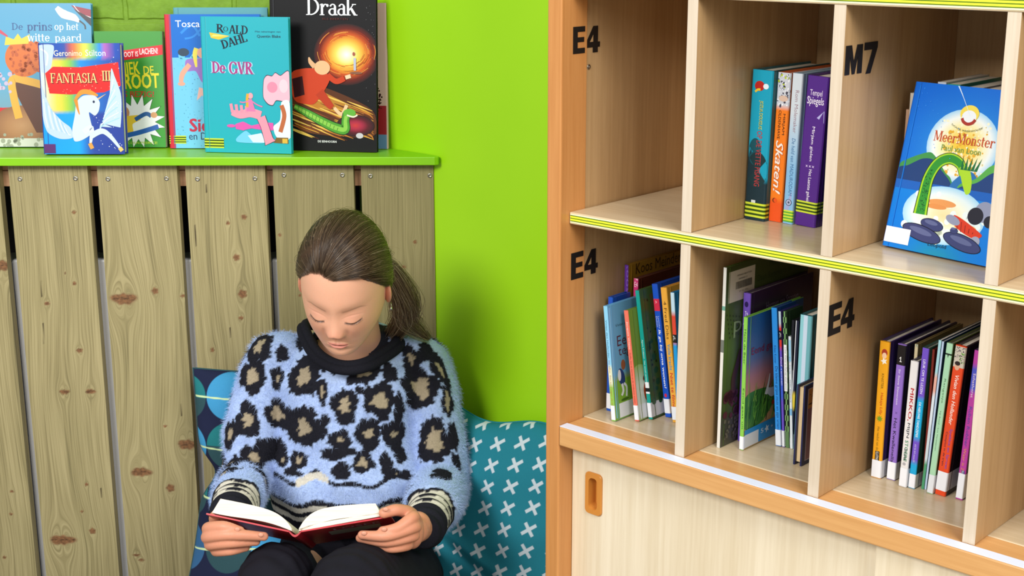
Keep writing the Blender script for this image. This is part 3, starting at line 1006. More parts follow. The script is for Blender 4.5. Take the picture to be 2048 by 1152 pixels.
# ---- the face-out book
mP0, mP1 = on_z(1765.5, 495, ZM), on_z(1969, 537.8, ZM)
d_ = (mP1-mP0)/np.linalg.norm(mP1-mP0)
mw, mh, mt = float(np.linalg.norm(mP1-mP0))+.006, 0.214, 0.012
mrz = math.atan2(-d_[0], d_[1])
def fr_meer(a, b):
    c = np.array([0, 96, 205]) if b > .45 else np.array([0, 118, 214])
    g = math.exp(-(((a-.6)/.5)**2+((b-.62)/.28)**2))
    c = c*(1-.55*g)+np.array([90, 190, 235])*.55*g
    if b < .16:
        q = .6*math.exp(-((a-.5)/.25)**2)*(1-b/.16)
        c = c*(1-q)+np.array([40, 150, 140])*q
    return '#%02x%02x%02x' % tuple(int(min(255, k)) for k in c)
def a_meer(A):
    w, h = mw, mh
    W = lambda *p: [(x*w, y*h) for x, y in p]
    A.glow(w*.54, h*.655, w*.325, h*.215, ['#e8c23c', '#ecc948', '#f0d878', '#f3eab8', '#e9f0ee', '#9fd0ee'])
    A.dots(120, w*.32, h*.50, w*.76, h*.80, w*.016, '#f6efcc', 8)
    A.dots(60, w*.34, h*.48, w*.74, h*.74, w*.024, '#e0ab35', 9)
    A.poly(W((.0, .50), (.05, .53), (.16, .57), (.27, .595), (.36, .55), (.44, .49), (.5, .46), (.5, .40), (.0, .40)), '#3f8f4e')
    A.poly(W((.0, .48), (.08, .50), (.2, .55), (.3, .555), (.4, .5), (.5, .44), (.5, .38), (.0, .39)), '#1e3f75')
    A.poly(W((.52, .44), (.6, .50), (.68, .515), (.76, .46), (.76, .40), (.52, .40)), '#2a6fb0')
    A.poly(W((.60, .44), (.72, .48), (.82, .56), (.92, .59), (1, .57), (1, .40), (.6, .40)), '#57a94c')
    A.poly(W((.60, .42), (.74, .46), (.84, .52), (.94, .55), (1, .53), (1, .38), (.6, .39)), '#1f4079')
    A.rect(0, h*.36, w, h*.412, '#1a5fb8')
    A.glow(w*.5, h*.24, w*.38, h*.17, ['#f0d8a0', '#f2e0b4', '#eef0d8', '#dcecee', '#9fd2ee'])
    A.dots(26, w*.14, h*.13, w*.88, h*.36, w*.05, '#e4f0ee', 21)
    A.ell(w*.47, h*.31, w*.13, h*.022, '#e09858')
    A.ell(w*.42, h*.285, w*.1, h*.015, '#dc9050')
    A.ell(w*.72, h*.195, w*.1, h*.02, '#e8c078')
    A.dots(16, w*.4, h*.08, w*.85, h*.14, w*.05, '#e6f0dc', 22)
    # green neck rising from the lake
    for wd, c in ((.125, '#12301c'), (.110, '#9fd02a'), (.078, '#2f8f35')):
        A.line(W((.29, .225), (.29, .34), (.30, .45), (.36, .54), (.46, .575), (.56, .55), (.60, .49)), [wd*w*k for k in (1.1, .95, .85, .8, .75, .7, .5)], c)
    A.dots(70, w*.265, h*.24, w*.32, h*.5, w*.008, '#10502a', 10)
    A.poly(W((.56, .53), (.60, .46), (.66, .385), (.70, .40), (.69, .47), (.64, .54)), '#a9d42e')
    for k in range(5):
        A.poly(W((.57+.03*k, .52), (.60+.03*k, .52), (.575+.042*k, .60)), '#1d6b3a')
    # generic riders reduced to plain shapes on the stones
    A.ell(w*.86, h*.30, w*.085, h*.06, '#8d93ad')
    A.ell(w*.79, h*.27, w*.07, h*.05, '#23232f')
    A.ell(w*.92, h*.25, w*.05, h*.035, '#23232f')
    A.poly(W((.60, .255), (.70, .235), (.88, .17), (.82, .14), (.70, .165), (.62, .20)), '#d23a1e')
    for k in range(5):
        A.line(W((.64+.04*k, .24-.016*k), (.655+.035*k, .165)), w*.006, '#7a1a10', False)
    A.ell(w*.83, h*.125, w*.045, h*.03, '#9a9fb4', .6)
    A.ell(w*.60, h*.225, w*.07, h*.025, '#8f94ad', -.3)
    for cx, cy, rx, ry, ro in ((.42, .175, .105, .032, -.12), (.34, .115, .185, .042, -.18), (.72, .105, .175, .042, -.2), (.63, .165, .035, .016, 0)):
        A.ell(w*cx, h*cy, w*rx*1.04, h*ry*1.12, '#10142c', ro)
        A.ell(w*cx, h*cy, w*rx, h*ry, '#39406f', ro)
        A.ell(w*(cx-.01), h*(cy+.012), w*rx*.6, h*ry*.4, '#5c648f', ro)
    A.ell(w*.55, h*.845, w*.085, h*.050, '#ecd557')
    A.ell(w*.55, h*.825, w*.065, h*.040, '#e9eef2')
    A.line(W((.49, .815), (.51, .795), (.55, .785), (.59, .795), (.61, .815)), w*.025, '#a5342a')
    A.text('DOLFJE WEERWOLFJE', w*.41, h*.765, w*.28, h*.014, '#5c6a4a', arch=-h*.03)
    A.text('MeerMonster', w*.27, h*.665, w*.555, h*.062, '#c2502c', serif=True)
    A.text('Paul van Loon', w*.36, h*.615, w*.36, h*.036, '#6f9a4e')
    A.text('Leopold', w*.42, h*.045, w*.17, h*.028, '#1d3a55')
    A.line(W((.40, 1), (.47, .93), (.56, .83)), [w*.012, w*.005, w*.002], '#cfe6f7')
    A.dots(30, w*.05, h*.55, w*.5, h*.97, w*.006, '#3f96ea', 12)
    A.line(W((.05, .02), (.05, .98)), w*.006, '#1f7fe0', False)
    A.rect(w*.0, h*.028, w*.24, h*.122, '#e9edf6')
best = None
for k in range(0, 60):
    a = math.radians(k*0.4)
    # foot of the front board keeps its place, the head leans back
    R = Matrix.Rotation(mrz, 3, 'Z') @ Matrix.Rotation(-a, 3, 'Y')
    lo, hi = .15, .28
    for _ in range(40):
        m_ = (lo+hi)/2
        if proj(np.array(R @ Vector((0, 0, m_)))+mP0)[1] > 168:
            lo = m_
        else:
            hi = m_
    e = abs(proj(np.array(R @ Vector((0, 0, lo)))+mP0)[0]-1834)
    if best is None or e < best[0]:
        best = (e, a, R, lo)
mh = best[3]
_, ma, mR, _ = best
mloc = mP0-np.array(mR @ Vector((mt, 0, 0)))
mloc[2] = ZM+0.0004
book('blue face-out book with a yellow moon and a white corner sticker', mw, mh, mt, mloc, mrz, -ma, base='#0a63c9', front=fr_meer, nf=(20, 30), fart=a_meer)

# books behind the face-out one
G2 = 'books behind the face-out blue book'
for lab, tl, tr, v, c, w in (('white-topped book behind the face-out blue book, second from left', (1876, 164), (1893, 164), .165, '#c9cfd8', .125),
                             ('green book behind the face-out blue book', (1895, 168), (1921, 170), .168, '#2f9a84', .12),
                             ('pale spined book behind the right part of the face-out blue book', (1933, 175), (1962, 177), .165, '#b9c0c9', .12),
                             ('grey book nearest the divider behind the face-out blue book', (1974, 178), (2001, 180), .165, '#a99f98', .12)):
    putv(lab, tl, tr, v, ZM, w, base=c, group=G2, hard=False)
putv('cream spined book peeping out left of the face-out blue book', (1821, 186), (1829, 186), .15, ZM, .12, base='#d8cfbf', group=G2, t=.010)
putv('tan spined book farthest left behind the face-out blue book', (1812.5, 219), (1819, 219), .151, ZM, .12, base='#c9a184', group=G2, t=.0042)

# ---- lower left cubby
G3 = 'books in the lower left cubby'
putv('dark blue book with a white spine foot at the cubby wall', (1217, 593.6), (1227, 593), .082, ZB, .042, t=.0085, base='#1e4fae', spine_base='#1f55bb', sticker=(.004, .028, .02), group=G3)
putv('tall purple spined book with mustard cover at the back of its cubby', (1250, 529.5), (1260, 529), .1285, ZB, .165, t=.0068, lean=.0, base='#a97f26', spine_base='#5f2f92', group=G3,
     sart=lambda A: A.vtext('Koos Meinderts', .004, .225, .16, .005, '#8f6fc0'),
     fart=lambda A: (A.text('Koos Meinderts', .018, .199, .130, .017, '#3a2208'), A.poly([(.03, .0), (.165, .0), (.165, .19), (.05, .18)], '#3b2413')))
putv('book with a pink spine top standing behind the teal spined one', (1268, 556), (1279, 556), .1285, ZB, .12, t=.0085, lean=-.0, base='#5c2a1c', spine=lambda a, b: '#c92f6d' if b > .87 else '#8a4a2c', group=G3,
     sart=lambda A: (A.text('AVI', .002, .196, .006, .008, '#f0d6e0'), A.text('E4', .002, .186, .006, .008, '#f0d6e0')))
def fr_een(a, b):
    return '#6f9a34' if b < .30 else ('#8fa86a' if b < .40 else '#6aa3c9')
def a_een(A, w=.074, h=.178):
    A.rect(0, h*.0, w, h*.34, '#7fae3a')
    A.rect(0, 0, w*.35, h*.99, '#74b7e0') if False else None
    A.text('Vivian den Hollander', w*.20, h*.80, w*.9, h*.025, '#33404e')
    A.text('Een kind', w*.22, h*.63, w*1.1, h*.09, '#5a2a3a')
    A.text('tegen', w*.24, h*.52, w*.66, h*.09, '#5a2a3a')
    A.ell(w*.36, h*.46, w*.07, h*.045, '#9a5a3c')
    A.ell(w*.28, h*.36, w*.10, h*.08, '#2c3f78', .3)
    A.ell(w*.22, h*.38, w*.05, h*.05, '#e4e6ea')
    A.line([(w*.28, h*.30), (w*.31, h*.24), (w*.25, h*.20)], w*.06, '#e8eaec')
    A.line([(w*.34, h*.30), (w*.42, h*.26), (w*.40, h*.18)], w*.05, '#dfe2e6')
    A.ell(w*.34, h*.16, w*.12, h*.012, '#476b22')
    A.line([(w*.05, h*.02), (w*.05, h*.98)], w*.03, '#86c6ee', False)
def a_een_s(A, t=.008, h=.178):
    A.vtext('Vivian den Hollander', t*.3, h*.88, h*.33, t*.4, '#2f6a86')
    A.vtext('De effies  Een kind tegen de bal', t*.3, h*.53, h*.40, t*.4, '#b5683c')
put('light blue football book with a green foot, first tilted book from the left', (1224, 841.7), (1231.6, 843), (1207, 612), ZB, .074, base='#6fb3de', front=fr_een, nf=(2, 20), fart=a_een, sart=a_een_s,
    spine=lambda a, b: '#8cc152' if b < .3 else ('#d8e0c0' if b < .5 else '#86c9ea'), sticker=(.002, .024, .048), group=G3)
def a_jac(A, t=.008, h=.168):
    A.vtext('Jacques Vriens', t*.3, h*.90, h*.25, t*.45, '#fbe6df')
    A.vtext('Snuffie, Sien en Hannes en de verdwenen koekjes', t*.3, h*.62, h*.46, t*.4, '#8a2f28')
def a_jacf(A, w=.108, h=.168):
    A.glow(w*.1, h*.2, w*.3, h*.3, ['#e9ede8', '#dfe8d8', '#a9c46e'])
    A.text('Snuf', w*.32, h*.72, w*.5, h*.13, '#3a4a18')
    A.ell(w*.25, h*.24, w*.09, h*.10, '#c8552a')
    A.ell(w*.22, h*.36, w*.05, h*.03, '#8a3f2c')
    A.ell(w*.22, h*.33, w*.03, h*.03, '#ecd9c8')
put('coral spined thin book tilted against the light blue one', (1270.5, 841.7), (1279, 843.2), (1248, 621), ZB, .108, base='#7f9c3a', spine_base='#e8735c', fart=a_jacf, sart=a_jac, sticker=(.002, .024, .02), group=G3)
def a_gr(A, w=.15, h=.19):
    A.dots(90, w*.05, h*.2, w*.9, h*.98, w*.05, '#5c6a34', 31)
    A.dots(70, w*.05, h*.12, w*.9, h*.6, w*.05, '#2f5a38', 32)
    A.dots(50, w*.05, h*.4, w*.9, h*.95, w*.02, '#2c3a1c', 33)
    A.line([(w*.18, h*.95), (w*.24, h*.6), (w*.2, h*.2)], w*.06, '#6a5a34')
    A.rect(w*.78, h*.80, w*.98, h*.93, '#b03038')
def a_gr_s(A, t=.0075, h=.19):
    A.vtext('Agave Kruijssen  Het woud verraadt', t*.3, h*.62, h*.34, t*.42, '#d7f0ea')
    A.rect(0, h*.20, t, h*.29, '#e6eaec', 4)
    A.rect(0, h*.215, t, h*.245, '#15181a', 4)
put('teal spined book with a leafy dark green cover and white foot', (1298, 838), (1305.8, 839.4), (1270.5, 581), ZB, .15, base='#4d6b34', spine_base='#129a8e', fart=a_gr, sart=a_gr_s, sticker=(.003, .025, .15), group=G3)
def a_oma(A, t=.0115, h=.2):
    A.rect(0, h*.80, t, h*.89, '#d42f4c', 6)
    A.text('7+', t*.35, h*.855, t*.3, h*.02, '#ffe2e6')
    A.vtext('Ik ga bij oma wonen!', t*.28, h*.66, h*.44, t*.5, '#f4f7fd', bold=.03, shear=.15)
    A.vtext('Lonneke', t*.55, h*.76, h*.09, t*.22, '#c9d9f4')
    A.vtext('Dolten', t*.2, h*.76, h*.08, t*.22, '#c9d9f4')
    A.ell(t*.5, h*.165, t*.22, h*.014, '#d42f4c')
    A.ell(t*.5, h*.115, t*.22, h*.014, '#d42f4c')
put('royal blue tilted book with white lettering in the lower left cubby', (1331.4, 833.5), (1343, 835), (1304, 568), ZB, .15, base='#1d54c4', sart=a_oma, sticker=(.006, .028, .02), group=G3)
def a_fred(A, t=.0145, h=.21):
    A.vtext('4 Fred Diks', t*.3, h*.90, h*.28, t*.45, '#4d3310')
    A.vtext('Volle kracht', t*.3, h*.585, h*.195, t*.5, '#1f8fb4', bold=.02)
    A.vtext('Niet te filmen!', t*.3, h*.37, h*.30, t*.48, '#c92f26', bold=.02)
put('yellow tilted book with mixed lettering beside the divider', (1346, 844), (1358.5, 846), (1321.6, 575), ZB, .15, base='#e9a93c', sart=a_fred, sticker=(.004, .024, .02), group=G3)
putv('sky blue book with a red and black band touching the divider', (1341, 585), (1352, 585), .072, ZB, .14, lean=-.098, t=.0065, base='#1f8fd0', spine=lambda a, b: '#bcdcea' if b > .86 else ('#d8452e' if .66 < b < .86 else '#1795d8'), group=G3,
     sart=lambda A: (A.rect(0, .135, .0065, .147, '#151515', 4), A.text('7+', .001, .138, .004, .007, '#ffffff')))

# ---- lower middle cubby
G4 = 'books in the lower middle cubby'
def fr_big(a, b):
    if b < .16:
        return '#4a4a3e'
    c = np.array([88, 116, 52])*(1-abs(b-.55))+np.array([60, 44, 30])*abs(b-.55)*.6
    return '#%02x%02x%02x' % tuple(int(k) for k in c)
def a_big(A, w=.22, h=.27):
    A.rect(w*.03, h*.80, w*.33, h*.97, '#d6cdb8')
    for k in range(30):
        A.rect(w*(.11+.0062*k), h*.865, w*(.11+.0062*k+(.004 if k % 3 else .0025)), h*.905, '#2b2620')
    A.text('OPENBARE BIBLIOTHEEK', w*.12, h*.935, w*.17, h*.008, '#4a4034')
    A.text('0200050127', w*.14, h*.915, w*.10, h*.008, '#4a4034')
    A.text('JP 02 350', w*.15, h*.845, w*.10, h*.008, '#4a4034')
    A.text('Daan Remmerts de Vries', w*.36, h*.87, w*.55, h*.035, '#2f421c')
    A.text('Philip Hopman', w*.50, h*.925, w*.36, h*.035, '#2f421c')
    for k in range(46):
        A.burst(w*(.02+.036*(k % 9))+w*.008*(k//9), h*(.74-.026*(k//9)-.008*(k % 9)), w*.002, w*.014, 4, '#20180e')
    A.text('ph', w*.10, h*.60, w*.20, h*.12, '#93a878')
    A.line([(w*.14, h*.26), (w*.12, h*.36), (w*.17, h*.46), (w*.20, h*.52)], w*.05, '#4a3420')
    A.dots(60, w*.03, h*.16, w*.5, h*.30, w*.05, '#5a2f34', 41)
    A.dots(90, w*.03, h*.02, w*.6, h*.15, w*.02, '#6b6656', 42)
put('tall white-spined picture book with barcode sticker at the cubby wall', (1433.5, 894.7), (1439.5, 896), (1447.5, 535), ZB, .215, base='#56702f', spine_base='#d9d9d2', front=fr_big, nf=(3, 20), fart=a_big, group=G4,
    sart=lambda A: (A.rect(0, .14, .006, .158, '#6a6f68', 4), A.rect(0, .20, .006, .206, '#6aa08f', 4)))
putv('purple book with a pale lilac spine behind the duck book', (1488, 585), (1502.6, 583), .106, ZB, .165, t=.0120, base='#3a2247', spine_base='#6a4cab', group=G4,
     sart=lambda A: (A.text('7+', .004, .185, .005, .007, '#e4dcf4'), A.ell(.006, .202, .003, .004, '#2a1c50'), A.text('AVI M4', .002, .172, .008, .004, '#e4dcf4')),
     fart=lambda A: (A.text('Hermen van Straaten', .04, .186, .085, .012, '#8c7a9c'), A.ell(.07, .165, .012, .008, '#120a14')))
def fr_eend(a, b):
    st = [(.0, (196, 150, 96)), (.18, (205, 160, 110)), (.40, (205, 140, 116)), (.55, (176, 120, 130)), (.68, (90, 112, 160)), (1, (30, 92, 158))]
    for (p, c), (q, d) in zip(st, st[1:]):
        if b <= q:
            f = (b-p)/(q-p)
            return '#%02x%02x%02x' % tuple(int(c[k]+(d[k]-c[k])*f) for k in range(3))
    return '#1e5c9e'
def a_eend(A, w=.145, h=.198):
    g = random.Random(5)
    A.poly([(0, h*.16), (w*.32, h*.16), (w*.55, h*.30), (w*.6, h*.36), (w*.3, h*.42), (0, h*.40)], '#3f7a34')
    for k in range(60):
        x = g.uniform(0, w*.55)
        y = g.uniform(h*.14, h*.36)
        A.line([(x, y), (x+g.uniform(-.004, .006), y+h*.07), (x+g.uniform(.0, .016), y+h*g.uniform(.10, .19))], [w*.014, w*.010, w*.001], g.choice(['#2c5a26', '#4f8f36', '#6aa83e', '#1f421c', '#82b04a']))
    A.text('Eend gaat uit', w*.08, h*.69, w*.60, h*.070, '#8a1f3c')
    A.line([(w*.62, h*.47), (w*.56, h*.38), (w*.47, h*.36), (w*.36, h*.40)], [w*.03, w*.07, w*.10, w*.03], '#d5dae2')
    A.line([(w*.36, h*.36), (w*.40, h*.44), (w*.42, h*.51)], [w*.05, w*.03, w*.012], '#e8ebf0')
    A.line([(w*.62, h*.53), (w*.64, h*.44), (w*.66, h*.33), (w*.66, h*.27)], [w*.03, w*.10, w*.12, w*.05], '#b3bdce')
    for k in range(4):
        A.line([(w*.62, h*(.42-.015*k)), (w*.68, h*(.415-.015*k))], w*.012, '#3a4460', False)
    A.ell(w*.50, h*.275, w*.03, h*.018, '#b8342c')
    A.poly([(w*.66, h*.20), (w*.84, h*.28), (w*.9, h*.10), (w*.78, h*.04), (w*.7, h*.09), (w*.64, h*.08)], '#b87434')
    for k in range(4):
        A.line([(w*(.66+.05*k), h*.12), (w*(.63+.05*k), h*.05)], [w*.03, w*.01], '#3a2412', False)
    A.rect(w*.0, h*.012, w*.58, h*.150, '#1f8fd6')
    A.rect(w*.0, h*.012, w*.25, h*.112, '#dfe5ec')
    A.text('5', w*.29, h*.07, w*.05, h*.035, '#e6f2fb')
    A.burst(w*.40, h*.088, w*.02, w*.045, 5, '#e6f2fb')
    A.text('+', w*.47, h*.08, w*.04, h*.02, '#e6f2fb')
put('thin green-spined picture book with a duck cover and blue corner label', (1479, 898.7), (1486.6, 899), (1488, 634), ZB, .145, base='#7fbf4a', spine_base='#85c64e', front=fr_eend, nf=(2, 24), fart=a_eend,
    sart=lambda A: (A.vtext('Eend gaat uit', .002, .09, .06, .003, '#2c5a26'), A.vtext('Hans de Beer', .002, .175, .05, .003, '#2c5a26')), sticker=(.001, .020, .001), group=G4)
def a_muis(A, t=.0085, h=.2):
    A.vtext('Klaas Koster', t*.3, h*.73, h*.13, t*.4, '#123f86')
    A.vtext('De kleine grijze muis en zijn vrienden', t*.25, h*.58, h*.55, t*.6, '#e4edf8') if False else A.vtext('De kleine grijze muis en zijn vrienden', t*.25, h*.58, h*.50, t*.6, '#10366f')
put('bright blue narrow spine right of the duck book', (1552, 890.7), (1563, 892.7), (1543, 615), ZB, .050, base='#1d4f8f', spine=lambda a, b: '#2f8fe0' if b > .12 else '#3f86dd', sart=a_muis, sticker=(.001, .024, .006), group=G4)
put('purple spine with a red 7+ band beside the bright blue one', (1565, 893.7), (1569.6, 894.5), (1557, 622.7), ZB, .050, base='#4a3f8f', group=G4, sticker=(.001, .024, .006),
    spine=lambda a, b: '#bccfd8' if b > .90 else ('#d83a32' if b > .73 else ('#6a4fc0' if b > .6 or b < .35 else '#3f5fd0')),
    sart=lambda A: (A.rect(0, .155, .0045, .168, '#161616', 3), A.text('7+', .0008, .158, .003, .007, '#ffffff'), A.vtext('Dolf Verroen', .0015, .13, .04, .0022, '#e9e4f8')))
def a_kik(A, t=.0085, h=.2):
    for j in range(22):
        for k in range(3):
            A.rect(t*k/3, h*(.12+.04*j), t*(k+1)/3, h*(.16+.04*j), '#15241a' if (j+k) % 2 else '#7fae6a')
    A.rect(t*.1, h*.42, t*.95, h*.76, '#eef0ee')
    A.vtext('Lobel  Kikker en Pad zijn altijd samen', t*.3, h*.74, h*.31, t*.45, '#23262a')
put('white spine bordered by dark green checks', (1571.5, 894.7), (1578.5, 896), (1566.5, 622.7), ZB, .042, base='#2f4a30', spine_base='#5c7f50', sart=a_kik, group=G4)
def a_zee(A, t=.006, h=.18):
    A.rect(0, h*.78, t, h*.97, '#9fd0ea', 3)
    A.vtext('Eric Carle', t*.25, h*.82, h*.15, t*.45, '#3f7fb0')
    A.vtext('Vader Zeepaard', t*.25, h*.62, h*.2, t*.45, '#23456a', bold=.02)
    A.rect(0, h*.30, t, h*.36, '#7fb9e0', 3)
put('narrow white book right of the checked spine', (1580.5, 897), (1585.4, 898), (1577, 673), ZB, .042, base='#dfe6ea', sart=a_zee, group=G4)
putv('black notebook with a white edge line behind the small navy book', (1584, 640), (1590, 640), .131, ZB, .12, t=.0045, base='#15171f', group=G4)
putv('dark book with a yellow spine patch behind the small navy book', (1592, 641), (1600, 641), .131, ZB, .12, t=.0050, base='#1d2030', group=G4, spine=lambda a, b: '#d9c23a' if .30 < b < .42 else ('#e4e6ea' if a < .3 else '#1b2036'))
putv('teal cased book in the dark right end of the lower middle cubby', (1601.5, 628), (1622, 626), .129, ZB, .15, t=.019, base='#2a6a74', spine=lambda a, b: '#8fd0d8' if a < .35 else ('#c9dcee' if a < .65 else '#6fb0b8'), group=G4)
# the small navy book standing fore-edge out, turned round
nb0 = on_z(1586, 928.6, ZB)
nu, nv, _ = uvz(nb0)
nt = uvz(on_v(1602.5, 931.6, nv))[0]-nu
nh = uvz(on_v(1585.5, 767, nv))[2]-ZB
def a_act(A, w=.12, h=nh):
    # back of the turned book faces right: the board at local x = 0
    A.rect(w*.06, h*.05, w*.94, h*.95, '#a9a3b4')
    A.rect(w*.075, h*.06, w*.925, h*.94, '#7c5566')
    A.rect(w*.075, h*.70, w*.925, h*.94, '#b07a3c')
    A.text('Actie', w*.30, h*.72, h*.2, w*.22, '#2a1a10', rot=90)
    A.text('Olivia', w*.62, h*.72, h*.2, w*.20, '#2a1a10', rot=90)
    A.ell(w*.60, h*.77, w*.22, h*.12, '#2a1a10')
    A.ell(w*.60, h*.77, w*.19, h*.10, '#e0c89a')
    for k in range(4):
        A.rect(w*.48, h*(.71+.035*k), w*.74, h*(.722+.035*k), '#2a1a10')
    A.text('Leve de', w*.62, h*.25, h*.38, w*.18, '#3c2434', rot=90)
rb = thing('book', 'small navy book with its page edges facing out, leaning on the divider', 'book', nb0+np.array([0, 0, .0003]), (0, 0, -YAW), G4)
q = MB()
nw, cN = .125, lin('#1d2450')
q.box(0, .0025, 0, nw, 0, nh, cN)
q.box(nt-.0025, nt, 0, nw, 0, nh, cN)
q.box(0.0025, nt-.0025, nw-.0025, nw, 0, nh, cN)
a_act(Art(q, lambda a, b, l: (nt+.0001+l, a, b)), nw, nh)
q.build('cover', M_PRINT, rb, bevel=0)
q = MB()
q.box(.0026, nt-.0026, .004, nw-.003, .004, nh-.004)
q.build('page_block', plain('yellowed_page_edges', '#d9be92', .8, .2, nz=.12), rb)

# ---- lower right cubby
G5 = 'books in the lower right cubby'
def a_lil(A, t=.0175, h=.19):
    A.ell(t*.55, h*.92, t*.28, h*.028, '#a83a24')
    A.ell(t*.55, h*.90, t*.22, h*.022, '#f0c9a4')
    A.burst(t*.55, h*.86, t*.16, t*.34, 5, '#f2eee4')
    A.vtext('KNISTER', t*.42, h*.77, h*.11, t*.22, '#7a5a14', bold=.01)
    A.vtext('Heksje Lilly', t*.38, h*.63, h*.16, t*.32, '#c2451c', bold=.01)
    A.burst(t*.5, h*.44, t*.16, t*.34, 9, '#6f9a2c')
    A.vtext('Het raadsel van de mummie', t*.35, h*.38, h*.26, t*.25, '#8a6a1c')
    A.rect(t*.3, h*.125, t*.72, h*.20, '#1c1a16', 3)
    A.vtext('KLUITMAN', t*.36, h*.195, h*.068, t*.28, '#e8e4da')
put('yellow spined book at the left wall of the lower right cubby', (1742.5, 952), (1762.5, 955.5), (1761, 681), ZB, .145, base='#3a2a63', spine_base='#eaa51f', sart=a_lil, sticker=(.001, .025, .016), group=G5)
def a_kw(A, t=.0165, h=.187):
    A.rect(0, h*.85, t, h*.995, '#151317', 6)
    A.text('1', t*.46, h*.875, t*.07, h*.035, '#eeeeee')
    A.line([(t*.36, h*.897), (t*.50, h*.909)], t*.06, '#eeeeee')
    A.rect(t*.38, h*.873, t*.62, h*.878, '#eeeeee')
    A.vtext('Sir Steve Stevenson', t*.38, h*.82, h*.26, t*.22, '#e9e2f6')
    A.burst(t*.5, h*.50, t*.06, t*.18, 4, '#6a4f9c')
    A.vtext('Het Kwallenelland', t*.32, h*.46, h*.38, t*.34, '#221a38', bold=.01)
put('lilac spined book with a black top and number one', (1773.7, 956.5), (1791, 959), (1796.4, 687), ZB, .145, base='#262046', spine_base='#8d6cc4', sart=a_kw, sticker=(.001, .025, .016), group=G5)
def a_mik(A, t=.0145, h=.172):
    A.vtext('MIKKO,', t*.30, h*.79, h*.26, t*.5, '#b5262c', bold=.03)
    A.vtext('MIJN', t*.32, h*.515, h*.12, t*.4, '#333b40', bold=.02)
    A.vtext('STOERE', t*.32, h*.375, h*.17, t*.4, '#2f8a56', bold=.02)
    A.vtext('VRIEND', t*.34, h*.185, h*.001+h*.10, t*.35, '#333b40', bold=.02) if False else A.vtext('broer', t*.34, h*.345-h*.17+h*.13, h*.10, t*.35, '#333b40', bold=.02)
    A.ell(t*.45, h*.185, t*.2, h*.012, '#a9a7ac')
put('worn white spined book with red and green letters', (1797.8, 971), (1813.5, 973), (1822, 721), ZB, .14, base='#3a3550', spine_base='#e2e0e0', sart=a_mik, sticker=(.001, .026, .016), group=G5)
putv('beige book standing behind the worn white spined one', (1830, 688), (1842, 688), .127, ZB, .13, t=.0046, base='#8d7a4a', spine_base='#cdbf9a', group=G5,
     sart=lambda A: (A.text('Rian', .002, .185, .007, .006, '#5a8a86'), A.ell(.005, .197, .002, .002, '#3a3a34')))
def a_leuk(A, t=.0125, h=.187):
    A.vtext('LEUK OM TE LEZEN', t*.33, h*.92, h*.24, t*.36, '#ebe6f7', bold=.02)
    A.vtext('DE NIEUWE TANDZEPEE', t*.33, h*.62, h*.25, t*.34, '#eaf6fb', bold=.02)
    A.vtext('AVI E4 AVI nieuw E4', t*.33, h*.32, h*.13, t*.28, '#d6cdf0')
put('turquoise and violet spined book in the middle of its row', (1816.8, 974.5), (1830, 976.5), (1845.6, 695), ZB, .14, base='#27584c', spine=lambda a, b: '#6f4fc4' if b > .66 or .2 < b < .34 else '#10a5d8', sart=a_leuk, sticker=(.001, .020, .10), group=G5)
putv('dark red book squeezed behind the turquoise spined one', (1865, 699), (1873, 699), .118, ZB, .13, t=.0032, base='#7a2a20', group=G5)
put('very thin multicoloured booklet beside the dark red one', (1842.5, 977.5), (1848, 979), (1877.7, 680), ZB, .15, base='#2c3c50', hard=False, group=G5,
    spine=lambda a, b: '#a9d8e0' if b > .78 else ('#e9b0a0' if b > .65 else ('#dfe9f0' if b > .42 else ('#4a9a6c' if b < .2 else '#d0dee4'))))
put('very thin pale blue booklet left of the mint green one', (1849, 978.5), (1853, 979.5), (1884.5, 683), ZB, .15, base='#2b4f86', spine_base='#bcd0ea', hard=False, group=G5)
def a_ran(A, t=.0135, h=.192):
    A.vtext('Rangetje', t*.32, h*.77, h*.16, t*.34, '#4a7a44')
    A.vtext('Tijl Rood - Luc Versteeven', t*.32, h*.56, h*.27, t*.24, '#2f5c3c')
    A.rect(0, h*.925, t, h*.935, '#1c2a1c', 5)
    A.poly([(t*.35, h*.93), (t*.6, h*.93), (t*.48, h*.905)], '#1c2a1c')
put('mint green spined book left of the orange one', (1854, 985), (1866.5, 987), (1894, 686), ZB, .148, base='#50602c', spine_base='#a9d9b4', sart=a_ran, sticker=(.001, .026, .014, '#dfe4ea'), group=G5)
def a_spek(A, t=.0225, h=.2):
    A.rect(0, h*.86, t, h*.995, '#c9c0b0', 6)
    A.dots(50, t*.05, h*.87, t*.95, h*.99, t*.08, '#4a3a4a', 51)
    A.dots(20, t*.5, h*.89, t*.95, h*.96, t*.08, '#6fae3c', 52)
    A.ell(t*.42, h*.865, t*.22, h*.025, '#d9a98a')
    A.ell(t*.42, h*.885, t*.24, h*.014, '#2a1c1c')
    A.vtext('Vivian den Hollander', t*.38, h*.81, h*.33, t*.33, '#fbeee4', bold=.012, shear=.15)
    A.vtext('Spekkie en Sproet', t*.52, h*.455, h*.27, t*.30, '#7a4fae', bold=.01)
    A.vtext('Complot in de trein', t*.22, h*.43, h*.23, t*.22, '#5c2a3a', bold=.01)
put('thick orange red book with a white label at its foot', (1870, 987.4), (1892, 991), (1912, 690), ZB, .148, base='#2a1f28', spine_base='#e0491f', sart=a_spek, sticker=(.007, .033, .05), group=G5)
